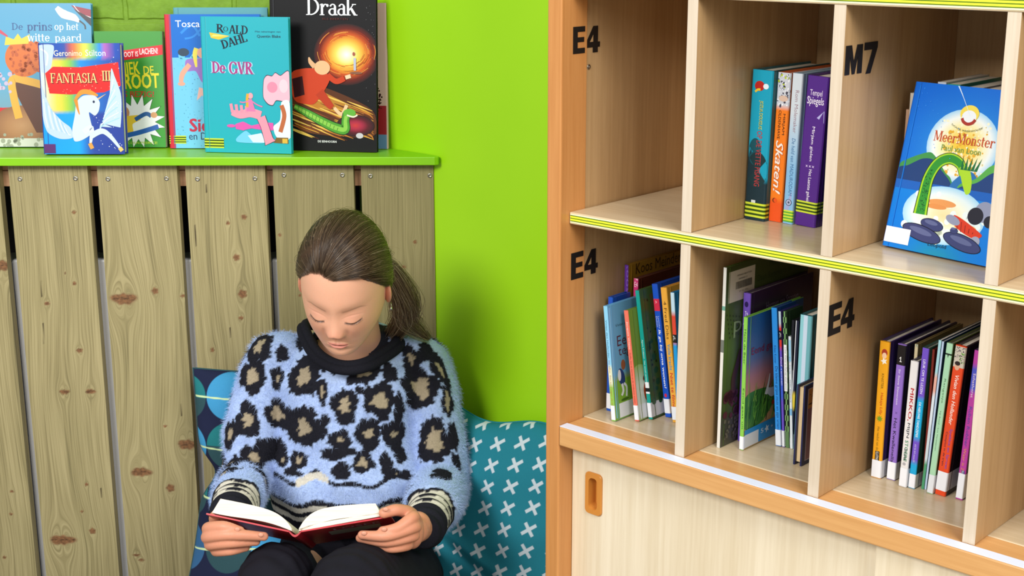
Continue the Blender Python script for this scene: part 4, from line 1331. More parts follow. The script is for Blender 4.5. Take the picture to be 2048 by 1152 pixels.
def a_scha(A, t=.0155, h=.205):
    A.vtext('Schathorst', t*.30, h*.85, h*.16, t*.34, '#f0dcea')
    A.vtext('Ruben Robber', t*.30, h*.63, h*.27, t*.42, '#5c3f9c', bold=.01)
    A.vtext('Waar is Zus?', t*.30, h*.35, h*.20, t*.40, '#d98a5c', bold=.01)
    A.rect(t*.38, h*.135, t*.82, h*.20, '#2c3a7a', 3)
    A.vtext('KLUITMAN', t*.45, h*.197, h*.058, t*.28, '#f0f0f4')
put('magenta spined book nearest the right divider', (1911.4, 997), (1925.5, 999), (1949.5, 700), ZB, .148, base='#47305c', spine=lambda a, b: '#b33a9c' if b < .72 or b > .90 else '#4a52c0', sart=a_scha, sticker=(.002, .036, .014), group=G5)

# ------------------------------------------------------------------ books on the wall ledge
G6 = 'picture books on the green ledge'
def ledge(label, bl, br, top, t, lean, dy=0.0, group=G6, **kw):
    P0, P1 = on_z(bl[0], bl[1], LEDGE), on_z(br[0], br[1], LEDGE)
    d = (P1-P0)/np.linalg.norm(P1-P0)
    w = float(np.linalg.norm(P1-P0))
    rzz = math.atan2(-d[0], d[1])
    a = math.radians(lean)
    R = Matrix.Rotation(rzz, 3, 'Z') @ Matrix.Rotation(-a, 3, 'Y')
    lo, hi = .05, .45
    for _ in range(50):
        m_ = (lo+hi)/2
        if proj(P0+np.array(R @ Vector((0, 0, m_))))[1] > top:
            lo = m_
        else:
            hi = m_
    loc = P0-np.array(R @ Vector((t, 0, 0)))
    loc[2] = LEDGE+.0004
    fart = kw.pop('fart', None)
    return book(label, w, lo, t, loc, rzz, -a, group=group, fart=(lambda A: fart(A, w, lo)) if fart else None, **kw)
def fr_prins(a, b):
    c = np.array([70, 150, 190])+np.array([40, 40, 30])*(1-b)*.6
    if b < .5:
        q = (0.5-b)*1.6
        c = c*(1-q)+np.array([150, 130, 120])*q
    return '#%02x%02x%02x' % tuple(int(min(255, k)) for k in c)
def a_prins(A, w, h):
    W = lambda *p: [(x*w, y*h) for x, y in p]
    A.poly(W((.0, .05), (.45, .05), (.72, .16), (.75, .30), (.4, .28), (0, .5)), '#c81e1e')
    A.poly(W((.0, .04), (.4, .0), (.55, .12), (.2, .2), (.0, .24)), '#2a3a6c')
    A.glow(w*.58, h*.15, w*.18, h*.14, ['#b98a5c', '#a9784a', '#8a5c38'])
    A.poly(W((.52, .44), (.62, .48), (.84, .42), (.84, .10), (.66, .10)), '#5a2f1a')
    A.line(W((.56, .20), (.535, .34), (.53, .47), (.62, .46), (.80, .40)), w*.045, '#e0a83a')
    A.ell(w*.60, h*.62, w*.11, h*.13, '#d2691e')
    A.dots(60, w*.52, h*.5, w*.70, h*.73, w*.02, '#b8531a', 61)
    A.poly(W((.49, .71), (.50, .77), (.545, .75), (.57, .79), (.59, .755), (.64, .785), (.63, .72)), '#e8c53a', sm=False)
    A.line(W((.42, .96), (.40, .90), (.44, .83), (.51, .77)), [w*.003, w*.02, w*.026, w*.008], '#c2405a')
    A.rect(w*.40, h*.0, w*.9, h*.06, '#cfd2c2')
    A.dots(40, w*.3, h*.0, w*.98, h*.09, w*.02, '#9aa089', 62)
    A.dots(40, w*.36, h*.38, w*.52, h*.52, w*.02, '#c0b0c8', 63)
    A.rect(w*.33, h*.01, w*.44, h*.085, '#dfe8ea')
    A.text('De', w*.535, h*.815, w*.065, h*.048, '#1f4f86', serif=True)
    A.text('prins', w*.625, h*.793, w*.145, h*.075, '#17457f', serif=True)
    A.text('op het', w*.785, h*.80, w*.14, h*.065, '#dcecf6', serif=True)
    A.text('witte', w*.625, h*.735, w*.13, h*.055, '#e4f1f8', serif=True)
    A.text('paard', w*.785, h*.72, w*.155, h*.068, '#e4f1f8', serif=True)
    A.poly(W((.885, .985), (1, .955), (1, .90), (.93, .93)), '#8f2438')
    A.line(W((.90, .985), (.94, .93), (1, .90)), w*.004, '#ece6e6')
    A.poly(W((.90, .96), (1, .895), (1, .84), (.945, .905)), '#23242c')
    A.line(W((.80, .97), (.84, .925), (.90, .90), (.93, .87)), [w*.025, w*.05, w*.04, w*.012], '#dfe2e0')
    A.line(W((.93, .88), (.96, .85), (.965, .82)), w*.008, '#3a3a38')
p0 = on_z(-150, 296, LEDGE)
ledge('large blue picture book leaning on the brick wall, farthest left', (-150, 296), (190, 296), 9, .012, 9, base='#4f9cc0', front=fr_prins, nf=(10, 20), fart=a_prins)
def fr_fan(a, b):
    if b > .84:
        st = [(0, (20, 70, 160)), (.30, (28, 80, 180)), (.40, (225, 90, 70)), (.55, (240, 225, 80)), (.66, (120, 190, 110)), (.75, (30, 140, 230)), (.83, (215, 90, 170)), (.92, (30, 80, 180)), (1, (24, 70, 165))]
    elif b > .36:
        st = [(0, (200, 215, 235)), (.2, (240, 210, 70)), (.35, (150, 200, 60)), (.5, (20, 140, 220)), (1, (40, 60, 150))]
    else:
        st = [(0, (10, 150, 235)), (.45, (20, 160, 240)), (.6, (40, 70, 160)), (1, (35, 60, 150))]
    for (p, c), (q, d) in zip(st, st[1:]):
        if a <= q:
            f = (a-p)/(q-p)
            return '#%02x%02x%02x' % tuple(int(c[k]+(d[k]-c[k])*f) for k in range(3))
    return '#203c96'
def a_fan(A, w, h):
    W = lambda *p: [(x*w, y*h) for x, y in p]
    A.poly(W((.0, .98), (.18, .98), (.16, .86), (.12, .76), (.02, .74), (.0, .9)), '#b9cdea')
    A.line(W((.02, .95), (.10, .90), (.08, .80)), w*.02, '#e6eef8')
    A.poly(W((.06, .73), (.16, .79), (.5, .785), (.97, .83), (.99, .62), (.78, .56), (.35, .54), (.10, .55)), '#d9201f', sm=False)
    A.dots(40, w*.03, h*.52, w*.99, h*.83, w*.008, '#f2b8a0', 71)
    for dx, c in ((.012, '#5a1a10'), (0, '#f2d48a')):
        A.text('FANTASIA', w*(.12+dx), h*(.645-dx*.7), w*.58, h*.088, c, rot=0, serif=True)
        A.text('III', w*(.76+dx), h*(.665-dx*.7), w*.11, h*.088, c, serif=True)
    A.text('Geronimo', w*.18, h*.885, w*.35, h*.052, '#ece4c8', bold=.01)
    A.text('Stilton', w*.57, h*.885, w*.25, h*.056, '#dfe6ee', bold=.01)
    # plain white winged horse shapes, a generic stand-in
    A.poly(W((.0, .62), (.05, .52), (.12, .40), (.24, .30), (.34, .24), (.36, .15), (.2, .14), (.05, .2), (.0, .35)), '#b9cfe4')
    for k in range(9):
        A.line(W((.02+.03*k, .50-.03*k), (.03+.035*k, .36-.022*k), (.06+.035*k, .24-.008*k)), w*.012, '#9fc4e6' if k % 2 else '#d9e4ee')
    A.poly(W((.88, .77), (.92, .70), (.985, .55), (.985, .40), (.95, .22), (.84, .25), (.72, .28), (.70, .2), (.78, .36), (.84, .5)), '#bdd3e4')
    for k in range(8):
        A.line(W((.90+.008*k, .68-.05*k), (.86-.01*k, .56-.04*k), (.80-.012*k, .42-.025*k)), w*.011, '#9fd0e8' if k % 2 else '#dbe8f0')
    A.poly(W((.43, .47), (.52, .53), (.66, .53), (.72, .47), (.70, .39), (.65, .35), (.58, .38), (.60, .28), (.62, .2), (.48, .13), (.38, .12), (.36, .22), (.40, .35)), '#ccd8e6')
    A.line(W((.50, .20), (.60, .24), (.58, .10)), [w*.07, w*.06, w*.03], '#d3deea')
    A.line(W((.58, .16), (.72, .21), (.82, .17), (.94, .06)), [w*.07, w*.07, w*.055, w*.03], '#cbd9e8')
    A.ell(w*.645, h*.475, w*.014, h*.012, '#1c2c4a')
    A.line(W((.42, .50), (.50, .56), (.60, .56), (.70, .53)), [w*.03, w*.06, w*.06, w*.02], '#dd9233')
    A.line(W((.42, .50), (.44, .42), (.46, .36)), [w*.05, w*.03, w*.01], '#d98a2c')
    A.line(W((.70, .50), (.80, .545)), [w*.02, w*.003], '#d9b08a', False)
    A.dots(26, w*.6, h*.02, w*.97, h*.35, w*.008, '#e6ecf8', 72)
    A.dots(20, w*.86, h*.3, w*.99, h*.97, w*.008, '#e6ecf8', 73)
    A.rect(w*.0, h*.008, w*.14, h*.092, '#5a2a6c')
    A.line(W((.94, .06), (.97, .03)), w*.05, '#e6c070', False)
    A.line(W((.57, .10), (.60, .05)), w*.05, '#d99a4a', False)
ledge('worn blue and red fantasy storybook with a white winged horse cover', (90, 311), (250, 311), 89, .024, 5, base='#2b3f94', front=fr_fan, nf=(16, 25), fart=a_fan)
def a_groot(A, w, h):
    W = lambda *p: [(x*w, y*h) for x, y in p]
    A.poly(W((.0, .80), (1, .885), (1, .80), (.0, .715)), '#d41f2c')
    A.text('GROOT IS', w*.34, h*.775, w*.30, h*.045, '#f6eeea', rot=3, bold=.02)
    A.text('LACHEN!', w*.66, h*.80, w*.27, h*.05, '#f6eeea', rot=3, bold=.03)
    A.text('NIEK', w*.36, h*.62, w*.30, h*.11, '#e9dc2a', rot=4, bold=.04)
    A.text('DE', w*.71, h*.63, w*.15, h*.07, '#e9dc2a', rot=2, bold=.03)
    A.text('GROOT', w*.28, h*.50, w*.66, h*.13, '#e9dc2a', rot=2, bold=.05)
    A.text('IS BEZIG!', w*.38, h*.435, w*.47, h*.05, '#c2301f', bold=.02)
    A.burst(w*.60, h*.22, w*.26, w*.42, 16, '#1c2a1c')
    A.burst(w*.60, h*.22, w*.25, w*.405, 16, '#eef1ee')
    A.ell(w*.38, h*.30, w*.10, h*.06, '#c99060')
    A.poly(W((.30, .25), (.62, .28), (.64, .24), (.52, .20), (.52, .12), (.30, .12)), '#e8c53a')
    A.line(W((.56, .24), (.72, .29), (.80, .27)), w*.06, '#2c5f9a')
    A.ell(w*.84, h*.28, w*.05, h*.025, '#d9a070')
    A.line(W((.40, .10), (.62, .13), (.90, .18)), w*.07, '#2a62b0')
    A.text('PEIRCE', w*.63, h*.028, w*.25, h*.022, '#b9d24a', bold=.02)
    A.text('LINCOLN', w*.34, h*.028, w*.27, h*.022, '#b9d24a', bold=.02)
ledge('green comic book with yellow title letters and a white starburst', (197, 297), (332, 297), 65, .016, 7, base='#3c9434', fart=a_groot, hard=False)
ledge('narrow white and dark red book between the green and the red spined book', (296, 291.5), (338, 291.5), 75, .008, 5, base='#c9b9ac', hard=False,
      front=lambda a, b: '#ddd0c8' if b > .88 else ('#9c1f28' if b > .62 else ('#d0b6a4' if b > .45 else '#8a6a3c')), nf=(1, 16))
def fr_tos(a, b):
    if a < .055:
        return '#c9283a'
    c = np.array([10, 100, 200]) if b > .66 else np.array([110, 196, 226])
    return '#%02x%02x%02x' % tuple(int(k) for k in c)
def a_tos(A, w, h):
    W = lambda *p: [(x*w, y*h) for x, y in p]
    A.rect(0, 0, w*.055, h, '#d02a3c')
    A.rect(w*.057, 0, w, h*.70, '#74c4e6')
    A.rect(w*.057, h*.68, w, h, '#0f6cc9')
    A.dots(60, w*.07, h*.60, w, h*.70, w*.05, '#6fc2e4', 81)
    A.dots(240, w*.07, h*.01, w, h*.62, w*.010, '#5aa4c4', 82)
    A.line(W((.16, .86), (.28, .92), (.36, .84)), w*.025, '#2f8ae0')
    A.line(W((.2, .82), (.3, .84), (.42, .93)), w*.02, '#2f8ae0')
    A.text('Tosca Menten', w*.105, h*.905, w*.62, h*.05, '#f2f6fa', bold=.005)
    A.ell(w*.18, h*.72, w*.06, h*.03, '#34475c')
    A.poly(W((.20, .66), (.30, .675), (.42, .66), (.44, .49), (.36, .50), (.30, .58), (.20, .58)), '#9a74c0')
    A.line(W((.24, .63), (.16, .56), (.14, .50)), [w*.05, w*.055, w*.045], '#e0a48c')
    A.ell(w*.145, h*.485, w*.04, h*.015, '#e0a48c')
    A.line(W((.32, .75), (.30, .70), (.31, .61)), [w*.05, w*.05, w*.02], '#ecd95a')
    A.ell(w*.375, h*.715, w*.05, h*.038, '#e6a890')
    A.poly(W((.30, .36), (.33, .46), (.42, .44), (.42, .34), (.36, .40)), '#eab4a8')
    A.text('Siem', w*.21, h*.125, w*.36, h*.10, '#c2304c', bold=.05)
    A.text('en De Wolk', w*.20, h*.065, w*.50, h*.055, '#2a4a68', bold=.005)
ledge('blue storybook with a red spine edge, half hidden by the turquoise one', (342, 298), (528, 298), 30, .014, 4, base='#2a72c0', front=None, fart=a_tos, tape=(.009, .024, .03), spine_base='#c9283a')
ledge('muted teal book standing highest behind the red spined one', (362, 293), (545, 293), 16, .010, 2, base='#5fa3ad', hard=True)
def a_gvr(A, w, h):
    W = lambda *p: [(x*w, y*h) for x, y in p]
    A.line(W((.05, .005), (.05, .995)), w*.008, '#5fd0e0', False)
    A.text('R', w*.175, h*.885, w*.09, h*.062, '#141a2c', rot=-2, serif=True)
    A.text('ALD', w*.32, h*.878, w*.215, h*.062, '#141a2c', rot=-2, serif=True)
    A.text('DAHL', w*.246, h*.765, w*.30, h*.062, '#141a2c', rot=17, serif=True)
    A.text('R', w*.17, h*.885, w*.09, h*.062, '#141a2c', rot=-2, serif=True)
    A.text('O', w*.255, h*.893, w*.055, h*.035, '#141a2c', serif=True)
    A.text('ALD', w*.315, h*.878, w*.215, h*.062, '#141a2c', rot=-2, serif=True)
    A.text('DAHL', w*.24, h*.765, w*.30, h*.062, '#141a2c', rot=17, serif=True)
    A.poly(W((.09, .885), (.325, .86), (.20, .833), (.11, .845)), '#eebf3a')
    A.poly(W((.11, .855), (.325, .86), (.14, .87)), '#f6dc7c')
    A.text('Met tekeningen van', w*.62, h*.885, w*.29, h*.015, '#20405c')
    A.text('Quentin Blake', w*.64, h*.847, w*.27, h*.024, '#1a3048', bold=.01)
    for ox, oy, c in ((-.014, 0, '#9fd8e4'), (.022, 0, '#9fd8e4'), (0, 0, '#a83a80'), (.010, 0, '#a83a80')):
        A.text('De', w*(.105+ox), h*.588, w*.15, h*.085, c, serif=True)
        A.text('GVR', w*(.305+ox), h*.582, w*.275, h*.092, c, serif=True)
    # soft pink cloud shapes, a plain stand-in for the drawing
    A.poly(W((.69, .42), (.70, .54), (.74, .58), (.80, .575), (.84, .60), (.90, .58), (.995, .61), (.995, .38), (.92, .385), (.84, .39), (.80, .355), (.74, .365)), '#2c2a3c')
    A.poly(W((.695, .42), (.705, .54), (.745, .575), (.80, .57), (.84, .595), (.90, .575), (.995, .605), (.995, .385), (.92, .39), (.84, .395), (.80, .36), (.745, .37)), '#ecb4c4')
    A.ell(w*.80, h*.49, w*.06, h*.04, '#e08aa4')
    A.ell(w*.93, h*.50, w*.05, h*.05, '#f3c8d2')
    A.poly(W((.90, .38), (.995, .38), (.995, .12), (.84, .12), (.80, .2), (.88, .25)), '#dcecf2')
    A.line(W((.90, .36), (.93, .28), (.88, .16)), w*.05, '#b8653a')
    A.poly(W((.83, .12), (.97, .12), (.97, .075), (.80, .08)), '#7a5a24')
    A.rect(w*.90, h*.078, w*.96, h*.112, '#d9b040')
    A.line(W((.36, .195), (.45, .20), (.55, .195), (.70, .20), (.80, .20)), [w*.05, w*.10, w*.03, w*.09, w*.08], '#d955a8')
    A.ell(w*.31, h*.2, w*.05, h*.012, '#d955a8')
    A.poly(W((.36, .10), (.40, .13), (.48, .165), (.56, .13), (.66, .15), (.70, .08), (.50, .075), (.38, .08)), '#6fc4ec')
    A.poly(W((.50, .13), (.66, .15), (.70, .08), (.56, .08)), '#d2ecf6')
    A.line(W((.66, .27), (.70, .20), (.74, .11), (.76, .075)), [w*.11, w*.10, w*.11, w*.14], '#2c2a3c')
    A.line(W((.66, .27), (.70, .20), (.74, .11), (.76, .078)), [w*.10, w*.09, w*.10, w*.13], '#e694a8')
    A.line(W((.32, .30), (.42, .285), (.54, .30), (.66, .28)), [w*.06, w*.09, w*.10, w*.10], '#e694a8')
    for k in range(4):
        A.line(W((.33+.055*k, .30), (.315+.06*k, .365-.005*k)), w*.035, '#e08ea4', False)
    A.poly(W((.49, .31), (.60, .31), (.56, .40), (.52, .40)), '#d677a8')
    A.ell(w*.545, h*.425, w*.03, h*.022, '#e8a0ac')
    A.line(W((.515, .44), (.505, .40), (.505, .34)), w*.03, '#d9a43a')
    A.line(W((.52, .385), (.46, .375), (.42, .38)), w*.014, '#d677a8')
    A.line(W((.56, .385), (.62, .36), (.68, .345)), w*.014, '#d677a8')
ledge('turquoise hardback with magenta title in front of the red spined book', (412, 305), (583, 309), 34, .013, 3, base='#1ea8b6', fart=a_gvr, tape=(.008, .026, .036), name='book')
def a_draak(A, w, h):
    W = lambda *p: [(x*w, y*h) for x, y in p]
    A.line(W((.03, .005), (.03, .995)), w*.006, '#3a3a40', False)
    A.glow(w*.72, h*.62, w*.31, h*.195, ['#fbfbf2', '#f6f2b8', '#f3d860', '#eda93a', '#c9551f', '#6a1f14', '#26191a'])
    g = random.Random(3)
    for k in range(60):
        a, r = g.uniform(0, 6.28), g.uniform(.55, .95)
        A.line(W(*[(.72+.29*r*math.cos(a+q), .64+.16*r*math.sin(a+q)) for q in (0, .2, .4, .6)]), w*.004, g.choice(['#e8832c', '#8a2a14', '#f0a844', '#c2401a']))
    A.poly(W((.2, .44), (.55, .40), (.96, .27), (.96, .10), (.30, .12), (.2, .25)), '#5a3016')
    A.poly(W((.22, .40), (.50, .38), (.90, .25), (.70, .20), (.3, .30)), '#b8802e')
    for k in range(110):
        x = g.uniform(.25, .95)
        y = .42-.16*x+g.uniform(-.30, .02)
        c = g.choice(['#d9a23a', '#c27a2a', '#8a4a1c', '#e8c05a', '#5c2a14'])
        if y > .10:
            A.line(W((x-.12, y+.03), (x, y), (min(x+.12, .97), y-.03)), [w*.003, w*.016, w*.003], c)
    A.glow(w*.80, h*.17, w*.18, h*.07, ['#c93a3a', '#a82a44', '#5c1a24', '#2a1a1c'])
    A.poly(W((.20, .50), (.34, .53), (.50, .52), (.56, .46), (.48, .36), (.40, .30), (.25, .31), (.20, .36)), '#c8401e')
    A.poly(W((.20, .46), (.30, .48), (.32, .36), (.22, .34)), '#3a1418')
    A.line(W((.54, .49), (.62, .45), (.70, .47)), w*.05, '#c8401e')
    A.line(W((.46, .38), (.54, .31), (.58, .28)), [w*.09, w*.07, w*.05], '#b83a1c')
    A.ell(w*.49, h*.535, w*.075, h*.045, '#e6b98a')
    A.line(W((.42, .54), (.38, .57), (.365, .60)), [w*.05, w*.04, w*.01], '#e0b084')
    A.line(W((.71, .475), (.76, .485)), w*.035, '#ecd0ac', False)
    A.line(W((.60, .28), (.67, .24), (.72, .30)), [w*.03, w*.035, w*.03], '#e8c496')
    A.line(W((.80, .60), (.80, .52)), w*.022, '#b9bfd6', False)
    A.ell(w*.81, h*.505, w*.06, h*.008, '#8a5a44')
    A.ell(w*.79, h*.625, w*.012, h*.012, '#a8584a')
    for wd, c in ((.10, '#1c3a1c'), (.085, '#4f9a30'), (.04, '#8cc850')):
        A.line(W((.22, .285), (.36, .235), (.50, .185), (.62, .15), (.70, .145), (.705, .20), (.72, .245)), [wd*w*k for k in (.5, .8, .9, 1, 1, .8, .8)], c)
    A.ell(w*.745, h*.25, w*.06, h*.026, '#63ad3c')
    A.line(W((.72, .235), (.78, .225), (.82, .238)), w*.014, '#efe9cf')
    for k in range(12):
        A.line(W((.26+.034*k, .285-.012*k), (.25+.034*k, .245-.010*k)), w*.004, '#2c5a20', False)
    A.ell(w*.84, h*.105, w*.035, h*.018, '#c9c6cc')
    A.text('Draak', w*.345, h*.865, w*.485, h*.108, '#eef1f6', serif=True, track=-.06)
    A.text('ELS BEERTEN', w*.50, h*.838, w*.24, h*.012, '#5c2a24')
    A.text('DE EENHOORN', w*.44, h*.055, w*.18, h*.014, '#e9e9ea', bold=.03)
    A.dots(30, w*.9, h*.3, w*.99, h*.95, w*.004, '#8a8a90', 91)
ledge('tall black book with a glowing candle picture, beside the turquoise one', (546, 300), (754, 306), -12, .010, 4, base='#0e0d10', fart=a_draak, mat=M_MATT)
def a_pink(A, w, h):
    A.rect(w*.80, 0, w*.99, h*.30, '#a8242c')
    A.rect(w*.80, 0, w*.99, h*.10, '#6a8fc0')
    A.dots(40, w*.86, h*.26, w*.95, h*.42, w*.016, '#3a1c14', 95)
ledge('pale pink book standing behind the tall black one at the ledge end', (572, 296), (776, 299), 6, .010, 3.2, base='#e0bcb0', fart=a_pink)
# ------------------------------------------------------------------ the reading girl
def remesh(mb, voxel, smooth=4, factor=0.5):
    me = bpy.data.meshes.new('tmp')
    me.from_pydata(mb.v, [], mb.f)
    o = bpy.data.objects.new('tmp', me)
    COL.objects.link(o)
    r = o.modifiers.new('r', 'REMESH')
    r.mode = 'VOXEL'
    r.voxel_size = voxel
    s = o.modifiers.new('s', 'SMOOTH')
    s.factor = factor
    s.iterations = smooth
    dg = bpy.context.evaluated_depsgraph_get()
    m2 = bpy.data.meshes.new_from_object(o.evaluated_get(dg))
    v = np.empty(len(m2.vertices)*3)
    m2.vertices.foreach_get('co', v)
    f = [tuple(p.vertices) for p in m2.polygons]
    bpy.data.objects.remove(o)
    bpy.data.meshes.remove(me)
    bpy.data.meshes.remove(m2)
    return v.reshape(-1, 3), f
def limb(mb, pts, rads, n=20):
    """a tapering limb with round ends"""
    pts = [np.asarray(p, float) for p in pts]
    P, R = [], []
    for i in range(len(pts)-1):
        for t in np.linspace(0, 1, 9)[:-1]:
            p0, p1, p2, p3 = pts[max(i-1, 0)], pts[i], pts[i+1], pts[min(i+2, len(pts)-1)]
            P.append(0.5*(2*p1+(p2-p0)*t+(2*p0-5*p1+4*p2-p3)*t*t+(3*p1-p0-3*p2+p3)*t**3))
            q = t*t*(3-2*t)
            R.append(rads[i]*(1-q)+rads[i+1]*q)
    P.append(pts[-1])
    R.append(rads[-1])
    mb.tube(P, R, n)
    mb.ball(pts[0], rads[0], n=n, m=12)
    mb.ball(pts[-1], rads[-1], n=n, m=12)
def rings(mb, rs, n=40, p=2.4):
    """loft of rounded rings (x, y, z, half width, half depth)"""
    vs = []
    for (x, y, z, a, b) in rs:
        for k in range(n):
            t = 2*math.pi*k/n
            c, s = math.cos(t), math.sin(t)
            vs.append((x+a*math.copysign(abs(c)**(2/p), c), y+b*math.copysign(abs(s)**(2/p), s), z))
    m = len(rs)
    fs = [(i*n+k, i*n+(k+1) % n, (i+1)*n+(k+1) % n, (i+1)*n+k) for i in range(m-1) for k in range(n)]
    fs += [tuple(range(n-1, -1, -1)), tuple(range((m-1)*n, m*n))]
    mb.add(vs, fs)
def vnormals(v, f):
    n = np.zeros_like(v)
    q = np.array([(a[0], a[1], a[2], a[3] if len(a) > 3 else a[2]) for a in f])
    fn = np.cross(v[q[:, 2]]-v[q[:, 0]], v[q[:, 3]]-v[q[:, 1]])
    for k in range(4):
        np.add.at(n, q[:, k], fn)
    return n/(np.linalg.norm(n, axis=1, keepdims=True)+1e-12)

def along(P, a, b):
    ab = b-a
    L = np.linalg.norm(ab)
    t = (P-a)@ab/L
    dist = np.linalg.norm(P-a-np.clip(t, 0, L)[:, None]*ab/L, axis=1)
    return t, dist, L

# -------- pose (all points in the room, metres)
XC = on_y(690, 850, 2.35)[0]
shL, elL, wrL = on_y(547, 726, 2.43), on_y(490, 955, 2.36), on_y(462, 1030, 2.12)
shR, elR, wrR = on_y(840, 726, 2.43), on_y(884, 968, 2.37), on_y(850, 1052, 2.13)
hipL, hipR = np.array([XC-.085, 2.42, .265]), np.array([XC+.092, 2.42, .265])
knL, knR = on_y(545, 1182, 1.975), on_y(710, 1210, 1.920)
anL, anR = np.array([knL[0]+.01, 1.93, .09]), np.array([knR[0]+.02, 1.93, .09])
girl = thing('person', 'girl with tied-back brown hair in a fuzzy blue leopard sweater, reading', 'person', (XC, 2.35, 0.0))
GO = np.array([XC, 2.35, 0.0])
def gbuild(v, f, c, name, mat, parent=girl, smooth=True):
    mb = MB()
    mb.add(np.asarray(v)-GO, f, c)
    return mb.build(name, mat, parent, smooth=smooth)

# -------- head
HP, HY, HR = math.radians(31), math.radians(-7), math.radians(4)
HM = np.array(Matrix.Rotation(HY, 3, 'Z') @ Matrix.Rotation(HP, 3, 'X') @ Matrix.Rotation(HR, 3, 'Y'))
HC = on_y(668.5, 637, 2.145)-HM@np.array([0, -.088, -.004])
def hw_(q):                                  # head space (x, forward, up) -> room
    q = np.atleast_2d(q)
    return (HM@np.stack([q[:, 0], -q[:, 1], q[:, 2]])).T+HC
def skull(n):
    nx, nf, nz = n[:, 0], n[:, 1], n[:, 2]
    rho = np.sqrt(nx**2+nf**2)+1e-9
    lo = np.clip(-nz, 0, 1)
    k = np.where(nz > 0, 0.88, 0.88-0.50*np.clip(lo*3, 0, 1))
    rp = rho**k
    front = nf/rho
    sq = (np.abs(nx/rho)**2.55+np.abs(nf/rho)**2.55)**(-1/2.55)
    rp = rp*np.where(nf > 0, 1+(sq-1)*np.clip(.25-nz*1.4, 0.12, 1), 1)
    wx = 1-0.30*lo**3.0*np.clip(front+0.6, 0, 1)-.05*lo
    bfr = np.where(nf > 0, 0.088, 0.094-0.02*lo)
    x = 0.069*nx/rho*rp*wx
    f = bfr*nf/rho*rp
    z = np.where(nz > 0, 0.104*nz, 0.109*nz)
    return np.stack([x, f, z], 1)
def gs(x, z, cx, cz, sx, sz):
    return np.exp(-((x-cx)/sx)**2/2-((z-cz)/sz)**2/2)
bm = bmesh.new()
bmesh.ops.create_icosphere(bm, subdivisions=8, radius=1.0)
hn = np.array([v.co[:] for v in bm.verts])
hf = [tuple(v.index for v in f.verts) for f in bm.faces]
bm.free()
hn /= np.linalg.norm(hn, axis=1, keepdims=True)
H = skull(hn)
x, f, z = H[:, 0].copy(), H[:, 1].copy(), H[:, 2].copy()
fr = np.clip(hn[:, 1]*2.2, 0, 1)
ax = np.abs(x)
EYX, EYZ = 0.0295, -0.006
d = np.zeros(len(x))
d += 0.0014*gs(ax, z, .024, .019, .020, .008)                     # brow ridge
d -= 0.0052*gs(ax, z, .027, -.002, .0140, .0105)                  # socket
d += 0.0066*gs(ax, z, EYX, EYZ-.002, .0110, .0088)                # lowered lid over the eyeball
d -= 0.0007*np.exp(-((z-(EYZ+.0050-((ax-EYX)/.03)**2*.012))/.0012)**2)*gs(ax, z, EYX, EYZ+.006, .009, .02)   # lid crease
lash = EYZ-.0092+((ax-EYX)/.014)**2*.0042
d -= 0.0020*np.exp(-((z-lash)/.0011)**2)*np.exp(-((ax-EYX)/.0115)**4)
d += 0.0012*gs(ax, z, EYX, EYZ-.018, .016, .008)                  # lower lid
d += 0.0045*gs(x, z, 0, -.006, .0085, .016)                       # bridge
d += 0.0060*gs(x, z, 0, -.023, .0090, .011)
d += 0.0110*gs(x, z, 0, -.0335, .0082, .0075)                     # tip
d += 0.0062*gs(ax, z, .0110, -.0375, .0055, .0054)                # wings
d -= 0.0045*gs(ax, z, .0175, -.0365, .0035, .0065)
d -= 0.0060*gs(ax, z, .0060, -.0425, .0030, .0020)                # nostrils
d -= 0.0014*gs(x, z, 0, -.0545, .0022, .0060)                     # philtrum
mz = -.0685
bow = mz+.0052-.0016*np.exp(-(x/.003)**2)-(ax/.020)**2*.0042
d += 0.0042*np.exp(-((z-(bow-.0015))/.0030)**2)*np.exp(-(x/.0145)**4)
d += 0.0050*np.exp(-((z-(mz-.0050+(ax/.019)**2*.0034))/.0036)**2)*np.exp(-(x/.0130)**4)
d -= 0.0042*np.exp(-((z-mz+.0006)/.0012)**2)*np.exp(-(x/.0165)**4)
d -= 0.0030*gs(x, z, 0, -.0830, .013, .0035)                      # hollow under the lip
d += 0.0030*gs(x, z, 0, -.0980, .013, .009)                       # chin
d += 0.0060*gs(ax, z, .032, -.032, .017, .016)                    # cheeks
d -= 0.0010*gs(ax, z, .052, -.050, .012, .018)
pk = np.abs(x) < .004
pk &= hn[:, 1] > 0
od = np.argsort(z[pk])
f0 = np.interp(z, z[pk][od], f[pk][od])
fd = np.interp(z, [-.109, -.106, -.099, -.086, -.060, -.030, 0, .03, .055], [.052, .071, .080, .0835, .0855, .0865, .0870, .0868, .0820])
adj = (fd-f0)*np.clip((.06-z)/.06, 0, 1)**2*np.exp(-(ax/.044)**4)
f2 = f+d*fr+adj*(hn[:, 1] > 0)*np.clip(hn[:, 1]*3+.35*(z < -.05), 0, 1)
HV = np.stack([x, f2, z], 1)
SK = lin((226, 170, 140))
hc_ = np.tile(SK, (len(x), 1))
def blend(c, col, w):
    w = np.clip(w, 0, 1)[:, None]
    return c*(1-w)+lin(col)*w
hc_ = blend(hc_, (218, 132, 108), 0.25*gs(ax, z, .034, -.034, .016, .013)*fr)
hc_ = blend(hc_, (212, 130, 108), 0.35*gs(x, z, 0, -.033, .011, .008)*fr)
lipu = np.clip((bow+.0012-z)/.0012, 0, 1)*np.clip((z-mz+.001)/.0012, 0, 1)*np.clip((.0180-ax)/.003, 0, 1)
lowb = mz-.0092+(ax/.0178)**2*.0072
lipl = np.clip((z-lowb)/.0015, 0, 1)*np.clip((mz+.001-z)/.0012, 0, 1)*np.clip((.0172-ax)/.003, 0, 1)
